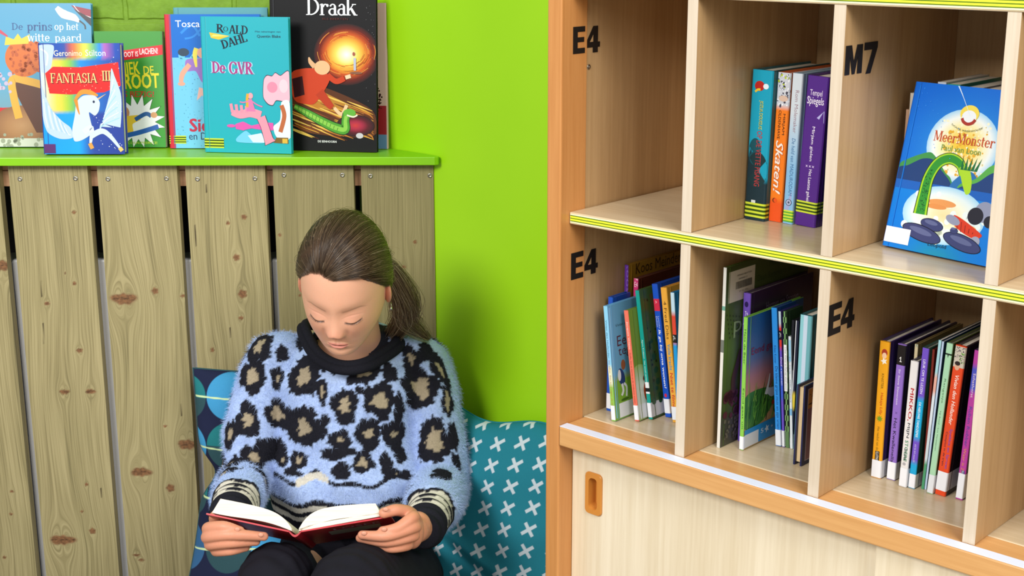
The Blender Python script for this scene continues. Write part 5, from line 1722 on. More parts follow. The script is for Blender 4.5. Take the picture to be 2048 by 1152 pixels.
hc_ = blend(hc_, (200, 116, 106), .72*np.maximum(lipu, lipl)*fr)
hc_ = blend(hc_, (120, 52, 48), .8*np.exp(-((z-mz+.0006)/.0009)**2)*np.clip((.0165-ax)/.003, 0, 1)*fr)
brow = .0085+.0030*np.exp(-((ax-.036)/.013)**2)-np.clip(ax-.040, 0, 1)*.42
hc_ = blend(hc_, (128, 88, 62), .5*np.exp(-((z-brow)/(.0022-.0012*np.clip((ax-.02)/.03, 0, 1)))**2)*np.clip((ax-.011)/.004, 0, 1)*np.clip((.051-ax)/.008, 0, 1)*fr)
hc_ = blend(hc_, (64, 40, 32), .95*np.exp(-((z-lash)/.0014)**2)*np.clip((.0138-np.abs(ax-EYX))/.003, 0, 1)*fr)
hc_ = blend(hc_, (176, 112, 92), .35*gs(ax, z, EYX, EYZ+.0035, .012, .006)*fr)
hc_ = blend(hc_, (90, 44, 36), .85*gs(ax, z, .0058, -.0420, .0026, .0015)*fr)
phi = np.degrees(np.abs(np.arctan2(H[:, 0], H[:, 1])))
def hairline(ph):
    return np.interp(ph, [0, 8, 22, 40, 58, 72, 84, 96, 112, 140, 180], [.0640, .0655, .069, .062, .041, .018, -.004, -.020, -.055, -.068, -.070])
hm = np.clip((z-hairline(phi)+.002-.0015*np.sin(phi*.9)-.001*np.sin(phi*2.3))/.010, 0, 1)
hc_ = blend(hc_, (84, 62, 44), hm*.9)
head_v, head_f, head_c = hw_(HV), hf, hc_

body = MB()
neck0, neck1 = hw_([[0.0, -.036, -.040]])[0], on_y(716, 706, 2.435)
bt = MB()
limb(bt, [neck0, (neck0+neck1)/2+np.array([0, .004, 0]), neck1], [.043, .041, .047])
zb = lambda s: s+0.0
TR = [(XC, 2.44, .20, .12, .085), (XC, 2.44, .25, .135, .095), (XC, 2.44, .34, .13, .09), (XC, 2.45, .46, .115, .08), (XC, 2.44, .57, .115, .08), (XC+.005, 2.44, .65, .115, .068), (XC+.01, 2.44, .70, .085, .05), (XC+.012, 2.44, .73, .05, .043)]
rings(bt, TR)
for s, e, w in ((shL, elL, wrL), (shR, elR, wrR)):
    limb(bt, [s, e], [.040, .031])
    limb(bt, [e, w], [.031, .0205])
for h_, k, a in ((hipL, knL, anL), (hipR, knR, anR)):
    limb(bt, [h_, k], [.062, .043])
    limb(bt, [k, a], [.043, .026])
    limb(bt, [a+np.array([0, .02, -.04]), a+np.array([0, -.13, -.055])], [.028, .022])
bv, bf = remesh(bt, .006, 5)
body.add(bv-GO, bf, SK)
body.add(head_v-GO, head_f, head_c)

# ears
for s in (-1, 1):
    e = MB()
    cen = np.array([s*.0690, -.004, -.028])
    n, m = 28, 14
    vs = []
    for i in range(m+1):
        th = math.pi*i/m
        for k in range(n):
            ph = 2*math.pi*k/n
            lx, ly, lz = math.sin(th)*math.cos(ph), math.sin(th)*math.sin(ph), math.cos(th)
            r_ = math.hypot(ly, lz)
            dish = -.45*math.exp(-((r_-.45)/.28)**2) if lx > 0 else 0
            low = 1-.25*max(0, -lz)
            vs.append(np.array([s*(.0055*lx*(1+dish)+.006*(ly < 0)*(-ly)), -.014*ly*low*-1, .029*lz]))
    R = np.array(Matrix.Rotation(s*math.radians(-30), 3, 'Z') @ Matrix.Rotation(math.radians(-8), 3, 'X'))
    vs = np.array(vs)@R.T+cen
    fs = [(i*n+k, (i+1)*n+k, (i+1)*n+(k+1) % n, i*n+(k+1) % n) for i in range(m) for k in range(n)]
    body.add(hw_(vs)-GO, fs, lin((222, 150, 122)))

# -------- hands
def hand(mb, fingers, palm):
    for pts, rr in fingers:
        limb(mb, [on_y(*p) for p in pts], rr, 14)
    for c, r_ in palm:
        mb.ball(on_y(*c), r_, n=20, m=14)
hl = MB()
hand(hl, [([(431, 1067, 2.045), (416, 1057, 2.005), (446, 1053, 1.985), (480, 1062, 1.985)], [.0105, .0098, .0088, .0074]),
          ([(431, 1078, 2.045), (415, 1074, 2.000), (460, 1069, 1.978), (528, 1073, 1.990)], [.0105, .0100, .0090, .0072]),
          ([(434, 1090, 2.045), (421, 1089, 2.003), (460, 1085, 1.982), (512, 1083, 1.995)], [.0100, .0096, .0088, .0070]),
          ([(440, 1100, 2.045), (433, 1102, 2.010), (460, 1101, 1.992), (492, 1095, 2.000)], [.0090, .0088, .0080, .0064]),
          ([(436, 1052, 2.09), (430, 1034, 2.055), (447, 1024, 2.035)], [.0120, .0095, .0080])],
     [((437, 1074, 2.055), (.019, .020, .030)), ((443, 1055, 2.085), (.022, .022, .022))])
limb(hl, [on_y(440, 1068, 2.07), wrL], [.024, .021])
hr = MB()
hand(hr, [([(822, 1045, 2.04), (827, 1034, 2.005), (795, 1056, 1.983), (765, 1062, 1.983)], [.0110, .0098, .0088, .0074]),
          ([(823, 1058, 2.04), (829, 1053, 2.000), (775, 1071, 1.978), (724, 1070, 1.988)], [.0108, .0100, .0090, .0072]),
          ([(820, 1072, 2.04), (826, 1071, 2.003), (775, 1083, 1.984), (720, 1076, 1.998)], [.0104, .0096, .0088, .0070]),
          ([(812, 1086, 2.04), (815, 1090, 2.008), (785, 1096, 1.990), (752, 1090, 2.000)], [.0094, .0088, .0080, .0064]),
          ([(832, 1052, 2.07), (822, 1029, 2.03), (795, 1020, 2.008), (768, 1026, 1.998)], [.0130, .0112, .0096, .0086])],
     [((824, 1062, 2.05), (.019, .020, .030)), ((835, 1050, 2.08), (.022, .022, .022))])
limb(hr, [on_y(828, 1058, 2.07), wrR], [.024, .021])
for hmb in (hl, hr):
    v, fq = remesh(hmb, .0016, 5)
    c = np.tile(lin((214, 146, 116)), (len(v), 1))
    body.add(v-GO, fq, c)
# nails
for (px, py, Y, dx) in ((476, 1060, 1.980, 1), (523, 1071, 1.985, 1), (769, 1060, 1.978, -1), (729, 1068, 1.983, -1), (772, 1020, 1.993, -1)):
    c = on_y(px, py, Y)-GO
    body.ball(c+np.array([0, -.0048, .003]), (.0042, .0014, .0034), lin((220, 158, 132)), 12, 8)
bo = body.build('body', M_SKIN, girl, smooth=True)

# earring
q = MB()
er = hw_([[.0740, .002, -.058]])[0]
q.tube([er+np.array([.0, 0, .006])-GO, er+np.array([.001, -.002, .001])-GO, er-GO], .0006, 6)
q.ball(er+np.array([0, -.001, -.003])-GO, .0024, n=12, m=8)
q.build('earring', plain('silver', '#d8d8de', .2, .5, 1.0), girl, smooth=True)

# lashes
q = MB()
for s in (-1, 1):
    for k in range(26):
        t = k/25*2-1
        ex = EYX+.0128*t
        zl = EYZ-.0092+((ex-EYX)/.014)**2*.0042
        nrm = np.array([s*ex, .0, zl])
        i = np.argmin((HV[:, 0]-s*ex)**2+(HV[:, 2]-zl)**2+(HV[:, 1] < 0)*1.0)
        p = HV[i]+np.array([0, .0003, 0])
        L = .0038*(.75+.25*t) 
        q.tube([hw_([p])[0]-GO, hw_([p+np.array([s*.25*t*L, .7*L, -.45*L])])[0]-GO, hw_([p+np.array([s*.45*t*L, 1.25*L, -.45*L])])[0]-GO], [.00022, .00017, .00005], 4)
q.add([], [])
q.c = [tuple(lin((40, 26, 20)))]*len(q.v)
q.build('eyelashes', M_HAIR, girl)

# -------- hair
hb = MB()
sel = z > hairline(phi)+.0075
idx = -np.ones(len(x), int)
idx[sel] = np.arange(sel.sum())
cap = H[sel]+hn[sel]*(0.0002+0.0066*np.clip((z[sel]-hairline(phi[sel])-.0075)/.03, 0, 1))[:, None]
cf = [tuple(idx[list(t)]) for t in hf if sel[list(t)].all()]
cb = MB()
cb.add(hw_(cap)-GO, cf, lin((70, 53, 39)))
cb.build('hair_base', M_CAP, girl, smooth=True)
TIE = np.array([.32, -.80, -.52])
TIE /= np.linalg.norm(TIE)
HCOL = [(58, 43, 30), (84, 65, 47), (108, 87, 64), (136, 112, 86), (168, 146, 118), (200, 180, 152)]
g = np.random.default_rng(5)
def ribbon(pts, r, col):
    hb.tube(pts, r, 3, col)
NS = 18000
for k in range(NS):
    if k < 7500:                                  # from the hairline
        ph = g.uniform(-112, 112)
        zz = float(hairline(np.array([abs(ph)]))[0])+abs(g.normal())*.009-.001
        nz = np.clip(zz/.104, -.9, .98)
        rr = math.sqrt(1-nz*nz)
        n0 = np.array([rr*math.sin(math.radians(ph)), rr*math.cos(math.radians(ph)), nz])
    else:
        n0 = g.normal(size=3)
        n0 /= np.linalg.norm(n0)
        s0 = skull(n0[None])[0]
        if s0[2] < hairline(np.array([math.degrees(abs(math.atan2(n0[0], n0[1])))]))[0]+.01:
            continue
    om = math.acos(np.clip(n0@TIE, -1, 1))
    if om < .15:
        continue
    lift = g.uniform(.004, .0095)
    fly = g.random() < .02
    amp = g.normal()*.045+(g.normal()*.06 if fly else 0)
    side = np.cross(n0, TIE)
    side /= np.linalg.norm(side)+1e-9
    tt = np.linspace(0, 1, 17)
    nn = (np.sin((1-tt)*om)[:, None]*n0+np.sin(tt*om)[:, None]*TIE)/math.sin(om)
    nn = nn+side*(amp*np.sin(tt*math.pi))[:, None]
    nn /= np.linalg.norm(nn, axis=1, keepdims=True)
    P = skull(nn)+nn*(lift*np.clip(tt*5, .12, 1)+(0.007*np.sin(tt*math.pi)*g.random() if fly else 0))[:, None]
    c = HCOL[min(5, int(abs(g.normal())*1.5+(1.4 if g.random() < .25 else 0)))]
    rad = g.uniform(.00014, .00030)
    ribbon(list(hw_(P)-GO), [rad*.35, rad*.7]+[rad]*14+[rad*.6], lin(c)*g.uniform(.8, 1.2))
tie_w = hw_(skull(TIE[None])+TIE*.008)[0]
mid = [tie_w, tie_w+np.array([.022, .020, .006]), on_y(801, 572, 2.345), on_y(816, 612, 2.37), on_y(806, 642, 2.395), on_y(786, 668, 2.42)]
out2 = [tie_w, tie_w+np.array([.022, .020, -.005]), on_y(797, 590, 2.35), on_y(806, 632, 2.37), on_y(830, 655, 2.39), on_y(856, 676, 2.40)]
for k in range(2600):
    base = mid if g.random() < .8 else out2
    o1 = g.normal(size=3)*np.array([.0078, .0085, .0085])
    P = []
    sp = [.25, .6, 1.0, 1.15, 1.0, .8 if base is mid else .35]
    ln = 6 if g.random() < .6 else 5
    pts = [np.asarray(p)+o1*s+g.normal(size=3)*.0018 for p, s in zip(base, sp)][:ln]
    for i in range(len(pts)-1):
        p0, p1, p2, p3 = pts[max(i-1, 0)], pts[i], pts[i+1], pts[min(i+2, len(pts)-1)]
        for t in (0, .33, .66):
            P.append(0.5*(2*p1+(p2-p0)*t+(2*p0-5*p1+4*p2-p3)*t*t+(3*p1-p0-3*p2+p3)*t**3)-GO)
    P.append(pts[-1]-GO)
    c = HCOL[min(5, 2+int(abs(g.normal())*1.6))]
    ribbon(P, g.uniform(.00015, .00032), lin(c))
for k in range(26):                               # loose wisps at the temples and crown
    ph = g.choice([-1, 1])*g.uniform(62, 100)
    n0 = np.array([math.sin(math.radians(ph))*.97, math.cos(math.radians(ph))*.97, .2+g.uniform(-.15, .5)])
    n0 /= np.linalg.norm(n0)
    p0 = skull(n0[None])[0]+n0*.005
    dr = n0*g.uniform(.2, .5)+g.normal(size=3)*.25+np.array([0, -.6, -.2])
    ll = g.uniform(.02, .045)
    P = [p0+dr*s*ll+np.array([0, 0, -.016*s*s]) for s in (0, .15, .3, .45, .6, .75, .9, 1)]
    ribbon(list(hw_(np.array(P))-GO), .00014, lin((150, 124, 92)))
ho = hb.build('hair', M_HAIR, girl, smooth=True)

# -------- leggings and shoes
lgv, lgf = [], []
M_LEG = vcol_mat('black_jersey', 0.85, 0.15, grain=0.15, gscale=900, bump=0.1)
for h_, k, a, w0, w1 in ((hipL, knL, anL, .062, .060), (hipR, knR, anR, .070, .076)):
    lg = MB()
    rings(lg, [(XC, 2.44, .162, .125, .09), (XC, 2.44, .27, .145, .10), (XC, 2.44, .36, .142, .10), (XC, 2.445, .42, .13, .09)])
    sd_ = np.array([-.012 if k is knL else .020, 0, -.004])
    limb(lg, [h_, (h_+k)/2+sd_, k+np.array([0, .03, .004]), k+np.array([0, -.012, -.012])], [.074, w1+.004, w1-.002, w0-.010])
    limb(lg, [k+np.array([0, .01, -.008]), (k+a)/2+np.array([0, .012, 0]), a], [w0-.002, .050, .034])
    v, fq = remesh(lg, .006, 6)
    n_ = vnormals(v, fq)
    t_, d_, L_ = along(v, k, h_)
    cr = np.exp(-((t_+.005)/.05)**2)
    v = v+n_*(0.0014*np.sin(v[:, 0]*150+v[:, 1]*60)*np.sin(v[:, 2]*90+v[:, 1]*40)+.0016*cr*np.sin(t_*260+v[:, 0]*70))[:, None]
    o = len(lgv) and sum(len(q) for q in lgv)
    lgv.append(v)
    lgf += [tuple(i_+o for i_ in p) for p in fq]
gbuild(np.concatenate(lgv), lgf, lin((25, 24, 32)), 'leggings', M_LEG)
for a in (anL, anR):
    s = MB()
    limb(s, [a+np.array([0, .03, -.045]), a+np.array([0, -.05, -.052]), a+np.array([0, -.15, -.058])], [.040, .038, .030])
    v, fq = remesh(s, .006, 4)
    v[:, 2] = np.maximum(v[:, 2], .002)
    gbuild(v, fq, lin((52, 58, 72)), 'shoe', M_CLOTH)

# -------- sweater
sw = MB()
rings(sw, [(XC, 2.425, .385, .138, .108), (XC, 2.42, .42, .146, .116), (XC, 2.415, .455, .152, .124), (XC, 2.415, .485, .150, .120), (XC, 2.425, .53, .136, .108),
           (XC, 2.43, .60, .132, .104), (XC+.003, 2.43, .655, .140, .094), (XC+.006, 2.435, .69, .130, .078), (XC+.012, 2.44, .722, .086, .060), (XC+.014, 2.44, .738, .060, .046)])
for s, e, w in ((shL, elL, wrL), (shR, elR, wrR)):
    ins = s+(np.array([XC, 2.43, .66])-s)*.25
    limb(sw, [ins, s, (s+e)/2+(np.array([-.010 if s is shL else .012, 0, -.006])), e], [.048, .052, .049, .046])
    dr = (w-e)/np.linalg.norm(w-e)
    limb(sw, [e, e+(w-e)*.35, e+(w-e)*.60], [.046, .047, .043])
    limb(sw, [e+(w-e)*.55, w+dr*.012], [.039, .034])
sv, sf = remesh(sw, .0040, 5)
sn = vnormals(sv, sf)
fold = 0.0035*np.sin(sv[:, 2]*38+sv[:, 0]*26+2*np.sin(sv[:, 0]*17))*np.clip((.66-sv[:, 2])/.1, 0, 1)
fold += 0.0022*np.sin(sv[:, 0]*90+sv[:, 2]*34)*np.sin(sv[:, 2]*55)
rib = np.zeros(len(sv))
arm = {}
for nm, s, e, w in (('L', shL, elL, wrL), ('R', shR, elR, wrR)):
    t, dist, L = along(sv, w+(w-e)/np.linalg.norm(w-e)*.012, e)
    arm[nm] = (t, dist)
torso_mask = (np.abs(sv[:, 0]-XC) < .155) & (sv[:, 1] < 2.50)
cufz = np.zeros(len(sv))
for nm in 'LR':
    t, dist = arm[nm]
    near = (dist < .062) & (t < .095) & (sv[:, 1] < 2.31)
    cufz = np.where(near, 0.0022*np.sin(t*2*math.pi/.0225+1.2), cufz)
sv = sv+sn*(fold*(cufz == 0)+cufz)[:, None]
sn = vnormals(sv, sf)
bvh = BVHTree.FromPolygons([Vector(p) for p in sv], sf)
def hit(px, py):
    h_, n_, i_, d_ = bvh.ray_cast(Vector(CAM), Vector(ray(px, py)))
    return (np.array(h_), np.array(n_)) if h_ is not None else None
ROS = [(517, 692, 26, 32, 10, 17, 0), (556, 661, 22, 20, 7, 8, 3), (504, 753, 31, 36, 15, 20, 0), (564, 707, 15, 18, 0, 0, 0), (556, 757, 15, 26, 5, 11, 0),
       (608, 753, 34, 43, 15, 24, 0), (644, 783, 13, 29, 5, 16, 5), (726, 742, 29, 30, 16, 14, 20), (779, 745, 16, 22, 0, 0, 20), (822, 717, 20, 31, 7, 15, 25),
       (855, 704, 16, 22, 0, 0, 25), (760, 801, 33, 40, 20, 20, 0), (842, 776, 38, 45, 19, 27, 10), (689, 812, 29, 39, 13, 20, 0), (608, 854, 37, 43, 17, 24, 0),
       (552, 826, 21, 31, 11, 18, 10), (496, 840, 25, 38, 13, 17, 0), (461, 800, 12, 44, 6, 20, 5), (460, 868, 17, 31, 7, 14, 0), (737, 868, 27, 37, 12, 12, 0),
       (680, 880, 26, 22, 8, 6, -20), (672, 908, 38, 13, 0, 0, 8), (788, 868, 23, 35, 9, 6, 0), (869, 882, 37, 49, 20, 28, 0), (556, 898, 16, 25, 0, 0, 0),
       (508, 917, 25, 26, 12, 13, 0), (458, 928, 18, 23, 7, 5, 20), (566, 921, 12, 15, 5, 6, 0), (598, 920, 21, 19, 8, 9, -20), (682, 942, 21, 20, 0, 0, 0),
       (726, 925, 23, 23, 12, 12, 0), (772, 928, 14, 24, 0, 0, 0), (800, 908, 11, 22, 0, 0, 0), (631, 950, 15, 13, 6, 5, 0), (584, 944, 22, 9, 0, 0, 0),
       (793, 952, 28, 15, 9, 4, 0), (886, 948, 21, 14, 0, 0, 0), (876, 966, 30, 10, 0, 0, 0), (798, 815, 11, 31, 0, 0, 0), (895, 801, 12, 36, 5, 24, -5),
       (670, 734, 12, 17, 0, 0, 0), (880, 738, 13, 38, 4, 20, 12), (627, 714, 13, 14, 0, 0, 0), (600, 688, 9, 19, 0, 0, 10), (907, 870, 9, 30, 0, 0, 0),
       (648, 735, 8, 12, 0, 0, 0), (700, 760, 9, 12, 0, 0, 0), (720, 780, 12, 9, 0, 0, 0), (650, 840, 10, 14, 0, 0, 0), (652, 965, 12, 6, 0, 0, 0), (913, 925, 8, 22, 0, 0, 0)]
spots = []
for (px, py, rx, ry, gx, gy, an) in ROS:
    h_ = hit(px, py)
    if h_ is None:
        continue
    c, n_ = h_
    m_per_px = float((c-CAM)@_f)/F_PX
    up = np.array([0, 0, 1.0])
    r_ = np.cross(up, n_)
    r_ = r_/np.linalg.norm(r_)
    if r_[0] < 0:
        r_ = -r_
    u_ = np.cross(n_, r_)
    if u_[2] < 0:
        u_ = -u_
    fx, fz = max(.55, abs(r_@CR)), max(.7, abs(u_@CU))
    a = math.radians(an)
    r2, u2 = r_*math.cos(a)+u_*math.sin(a), u_*math.cos(a)-r_*math.sin(a)
    spots.append((c, r2, u2, n_, rx*.93*m_per_px/fx, ry*.94*m_per_px/fz, gx*.8*m_per_px/fx, gy*.8*m_per_px/fz))
# the same print goes on round the back and the outer arms
fl = [i for i in range(len(sv)) if sn[i, 1] > -.1]
g = np.random.default_rng(8)
cen = [s[0] for s in spots]
for i in g.permutation(fl):
    if len(spots) > 110:
        break
    if sv[i, 2] < .50 or min(np.linalg.norm(sv[i]-c) for c in cen) < .055:
        continue
    n_ = sn[i]
    r_ = np.cross([0, 0, 1.0], n_)
    if np.linalg.norm(r_) < .2:
        continue
    r_ /= np.linalg.norm(r_)
    spots.append((sv[i], r_, np.cross(n_, r_), n_, .024, .031, .011, .015))
    cen.append(sv[i])
C_BLUE, C_BLK, C_GOLD, C_CREAM = lin((172, 193, 234)), lin((32, 32, 40)), lin((160, 146, 122)), lin((206, 200, 186))
def knit(P):
    """colour of the sweater at points P on it"""
    col = np.tile(C_BLUE, (len(P), 1))
    jit = 0.5*np.sin(P[:, 0]*420+P[:, 2]*260)+0.5*np.sin(P[:, 2]*510-P[:, 0]*170+P[:, 1]*300)
    for (c, r_, u_, n_, rx, ry, gx, gy) in spots:
        q = P-c
        m = np.abs(q).max(1) < .08
        if not m.any():
            continue
        q = q[m]
        a, b, h_ = q@r_, q@u_, q@n_
        th = np.arctan2(b/ry, a/rx)
        j = jit[m]
        wob = 1+.10*np.sin(3*th+c[0]*300)+.07*np.sin(5*th+c[2]*400)+.10*j
        d_ = np.sqrt((a/rx)**2+(b/ry)**2)/wob
        cc = col[m]
        cc[(d_ < 1) & (np.abs(h_) < .045)] = C_BLK
        if gx > 0:
            wob2 = 1+.13*np.sin(3*th+c[0]*200)+.10*np.sin(6*th+c[2]*300)+.22*j
            d2 = np.sqrt((a/gx)**2+(b/gy)**2)/wob2
            cc[(d2 < 1) & (np.abs(h_) < .045)] = C_GOLD
        col[m] = cc
    # hem
    t_ = (np.abs(P[:, 0]-XC) < .16)
    wv = .004*np.sin(P[:, 0]*45+1)+.003*np.sin(P[:, 0]*95)
    zz = P[:, 2]+wv
    inT = t_.copy()
    for nm, e, w in (('L', elL, wrL), ('R', elR, wrR)):
        t, dist, L = along(P, w+(w-e)/np.linalg.norm(w-e)*.012, e)
        inT &= ~((dist < .053) & (P[:, 1] < 2.40) & (np.abs(P[:, 0]-XC) > .125))
    for lo, hi, c in ((.490, .497, C_BLK), (.458, .490, C_BLUE), (0, .458, C_BLK), (.436, .447, C_CREAM), (.415, .426, C_CREAM)):
        col[inT & (zz >= lo) & (zz < hi)] = c
    col[inT & (zz > .490) & (zz < .503) & (np.abs(P[:, 0]-XC+.055) < .03)] = C_CREAM
    # cuffs
    for nm, e, w in (('L', elL, wrL), ('R', elR, wrR)):
        t, dist, L = along(P, w+(w-e)/np.linalg.norm(w-e)*.012, e)
        t = t+.003*np.sin(P[:, 0]*120)
        m = (dist < .064) & (P[:, 1] < 2.33) & (np.abs(P[:, 0]-XC) > .10)
        for lo, hi, c in ((.094, .128, C_BLUE), (-1, .094, C_BLK), (.030, .042, C_CREAM), (.052, .064, C_CREAM), (.075, .087, C_CREAM)):
            col[m & (t >= lo) & (t < hi)] = c
    return col
sc = knit(sv)
ctr = np.mean([(p[0], p[1]) for p in ((on_y(604, 655, 2.405)), on_y(690, 730, 2.325), on_y(792, 682, 2.395), on_y(700, 645, 2.50))], axis=0)
inn = (((sv[:, 0]-ctr[0])/.074)**2+((sv[:, 1]-ctr[1])/.080)**2 < 1) & (sv[:, 2] > .685)
sc[inn] = C_BLK*.8
hole = (((sv[:, 0]-ctr[0])/.058)**2+((sv[:, 1]-ctr[1]-.006)/.062)**2 < 1) & (sv[:, 2] > .685)
sf = [p for p in sf if not all(hole[i] for i in p)]
sob = gbuild(sv, sf, sc, 'sweater', M_KNIT)
# angora fuzz
tri = []
for p in sf:
    tri.append((p[0], p[1], p[2]))
    if len(p) > 3:
        tri.append((p[0], p[2], p[3]))
tri = np.array(tri)
A_, B_, D_ = sv[tri[:, 0]], sv[tri[:, 1]], sv[tri[:, 2]]
ar = np.linalg.norm(np.cross(B_-A_, D_-A_), axis=1)
front = (np.cross(B_-A_, D_-A_)[:, 1] < ar*.35)
ar = ar*np.where(front, 1, .12)
NF = 105000
ti = rng.choice(len(tri), NF, p=ar/ar.sum())
r1, r2 = np.sqrt(rng.random(NF)), rng.random(NF)
R0 = (1-r1)[:, None]*A_[ti]+(r1*(1-r2))[:, None]*B_[ti]+(r1*r2)[:, None]*D_[ti]
N0 = np.cross(B_[ti]-A_[ti], D_[ti]-A_[ti])
N0 /= np.linalg.norm(N0, axis=1, keepdims=True)+1e-12
cf_ = knit(R0)
isb = (np.abs(cf_-C_BLUE).sum(1) < 1e-6)
isg = (np.abs(cf_-C_GOLD).sum(1) < 1e-6) | (np.abs(cf_-C_CREAM).sum(1) < 1e-6)
inhem = (R0[:, 2] < .456)
nearcol = (((R0[:, 0]-ctr[0])/.092)**2+((R0[:, 1]-ctr[1])/.098)**2 < 1) & (R0[:, 2] > .665)
keep = ~nearcol & ~isg & ~(inhem & ~isb)
for nm, e, w in (('L', elL, wrL), ('R', elR, wrR)):
    t, dist, L = along(R0, w+(w-e)/np.linalg.norm(w-e)*.012, e)
    keep &= ~((dist < .06) & (t < .094) & (R0[:, 1] < 2.34))
R0, N0, cf_, isb = R0[keep], N0[keep], cf_[keep], isb[keep]
n_ = len(R0)
dr = N0*rng.uniform(.25, .9, (n_, 1))+rng.normal(size=(n_, 3))*.55+np.array([0, 0, -.35])
dr /= np.linalg.norm(dr, axis=1, keepdims=True)
Ln = np.where(isb, rng.uniform(.005, .0125, n_), rng.uniform(.004, .009, n_))[:, None]
view = R0-CAM
sd = np.cross(dr, view)
sd /= np.linalg.norm(sd, axis=1, keepdims=True)+1e-9
wd = rng.uniform(.00009, .00019, (n_, 1))
M1 = R0+dr*Ln*.55
T1 = R0+dr*Ln+np.array([0, 0, -1.0])*Ln*.18
V = np.stack([R0-sd*wd, R0+sd*wd, M1-sd*wd*.7, M1+sd*wd*.7, T1], 1).reshape(-1, 3)-GO
b = np.arange(n_)*5
F = np.concatenate([np.stack([b, b+1, b+3, b+2], 1)]).tolist()+np.stack([b+2, b+3, b+4], 1).tolist()
cc = np.repeat(cf_*rng.uniform(.85, 1.2, (n_, 1)), 5, axis=0)
fz = MB()
fz.add(V, F, cc)
fo = fz.build('angora_fuzz', M_FUZZ, sob)
fo['kind'] = 'stuff'
# collar
cp = [on_y(*p) for p in ((611, 655, 2.405), (628, 694, 2.362), (655, 719, 2.335), (690, 730, 2.325), (730, 724, 2.332), (766, 704, 2.356), (792, 682, 2.395), (782, 664, 2.455), (745, 650, 2.492), (700, 645, 2.50), (655, 645, 2.49), (618, 645, 2.455))]
P = []
for i in range(len(cp)):
    p0, p1, p2, p3 = cp[i-1], cp[i], cp[(i+1) % len(cp)], cp[(i+2) % len(cp)]
    for t in np.linspace(0, 1, 7)[:-1]:
        P.append(0.5*(2*p1+(p2-p0)*t+(2*p0-5*p1+4*p2-p3)*t*t+(3*p1-p0-3*p2+p3)*t**3)-GO)
q = MB()
q.tube(P, .0082, 12, C_BLK*.8, closed=True)
Pc = np.mean(P, axis=0)
q.tube([Pc+(p-Pc)*np.array([1.09, 1.07, 1])+np.array([0, 0, -.0075]) for p in P], .0088, 12, C_BLK*.8, closed=True)
q.build('collar', M_KNIT, sob, smooth=True)['label'] = 'black ribbed collar'

# -------- the open book in her hands
tilt = math.radians(31)
sp = on_y(590, 1067, 1.985)
cl, crn = on_y(408, 1037, 1.985), on_y(781, 1041, 1.985)
ob = thing('open_book', 'open red hardback held up in both hands of the girl', 'book', sp)
EV = np.array([0, math.cos(tilt), -math.sin(tilt)])
NV = np.array([0, math.sin(tilt), math.cos(tilt)])
HB = .172
def bk(s, t, e):
    return np.array([s, 0, 0])+NV*t+EV*e
Lw, Rw = sp[0]-cl[0], crn[0]-sp[0]
tl, tr_ = (cl[2]-sp[2])/NV[2], (crn[2]-sp[2])/NV[2]
C_RED = lin((190, 34, 46))
q = MB()
def slab(s0, t0, s1, t1, th, e0, e1, col):
    d_ = np.array([s1-s0, t1-t0])
    nrm = np.array([-d_[1], d_[0]])/np.linalg.norm(d_)
    if nrm[1] < 0:
        nrm = -nrm
    cs = [(s0, t0), (s1, t1), (s1+nrm[0]*th, t1+nrm[1]*th), (s0+nrm[0]*th, t0+nrm[1]*th)]
    vs = [bk(a, b_, e) for e in (e0, e1) for a, b_ in cs]
    q.add(vs, [(0, 1, 5, 4), (1, 2, 6, 5), (2, 3, 7, 6), (3, 0, 4, 7), (3, 2, 1, 0), (4, 5, 6, 7)], col)
slab(-.009, .002, -Lw, tl, .0024, 0, HB, C_RED)
slab(.009, .002, Rw, tr_, .0024, 0, HB, C_RED)
ns = 8
vs = []
for e in (0, HB):
    for i in range(ns+1):
        a = i/ns
        vs.append(bk(-.010+.020*a, .003-.0085*math.sin(math.pi*a), e))
    for i in range(ns+1):
        a = 1-i/ns
        vs.append(bk(-.010+.020*a, .0055-.0075*math.sin(math.pi*a), e))
m2 = 2*(ns+1)
q.add(vs, [(i, (i+1) % m2, m2+(i+1) % m2, m2+i) for i in range(m2)]+[tuple(range(m2-1, -1, -1)), tuple(range(m2, 2*m2))], C_RED*.85)
kR = tr_/Rw
fa = Art(q, lambda a, b_, l: bk(a, .0018+(tr_-.002)*(a-.009)/(Rw-.009)-l, b_))
# the title on the front cover, seen from below
def flip(t, x0, y0, w, h, col, **kw):
    k0 = len(q.v)
    fa.text(t, x0, -y0-h, w, h, col, **kw)
    for i in range(k0, len(q.v)):
        a = q.v[i]
        e = (np.array(a)@EV)
        q.v[i] = tuple(np.array(a)-EV*2*e)
flip('HET LEVEN VAN EEN', .040, .008, .090, .010, (214, 120, 60))
flip('LOSER', .055, .021, .075, .019, (206, 180, 190), bold=.03)
fa.rect(.045, .045, .125, .09, (196, 186, 160))
q.build('cover', M_PRINT, ob)
def pages(name, top, bot):
    n = len(top)
    mb = MB()
    prof = list(top)+list(bot)[::-1]
    m = len(prof)
    vs = [bk(a, b_, e) for e in (.004, HB-.004) for a, b_ in prof]
    fs = [(i, (i+1) % m, m+(i+1) % m, m+i) for i in range(m)]
    for k in (0, m):
        for i in range(n-1):
            fs.append((k+i, k+i+1, k+m-2-i, k+m-1-i))
    mb.add(vs, fs)
    return mb.build(name, M_LEAF, ob)
t_ = NT('book_leaves', .8, .2)
t_.col(t_.ramp(t_.noise(t_.mapping(t_.coord(), (12, 500, 700)), 1.0, 2), [(.3, '#e3d8c2'), (.7, '#f3ebdb')]))
M_LEAF = t_.m
s_ = np.linspace(0, 1, 22)
linL = lambda s: .0046+(tl)*(s-.009)/(Lw-.009)
linR = lambda s: .0046+(tr_)*(s-.009)/(Rw-.009)
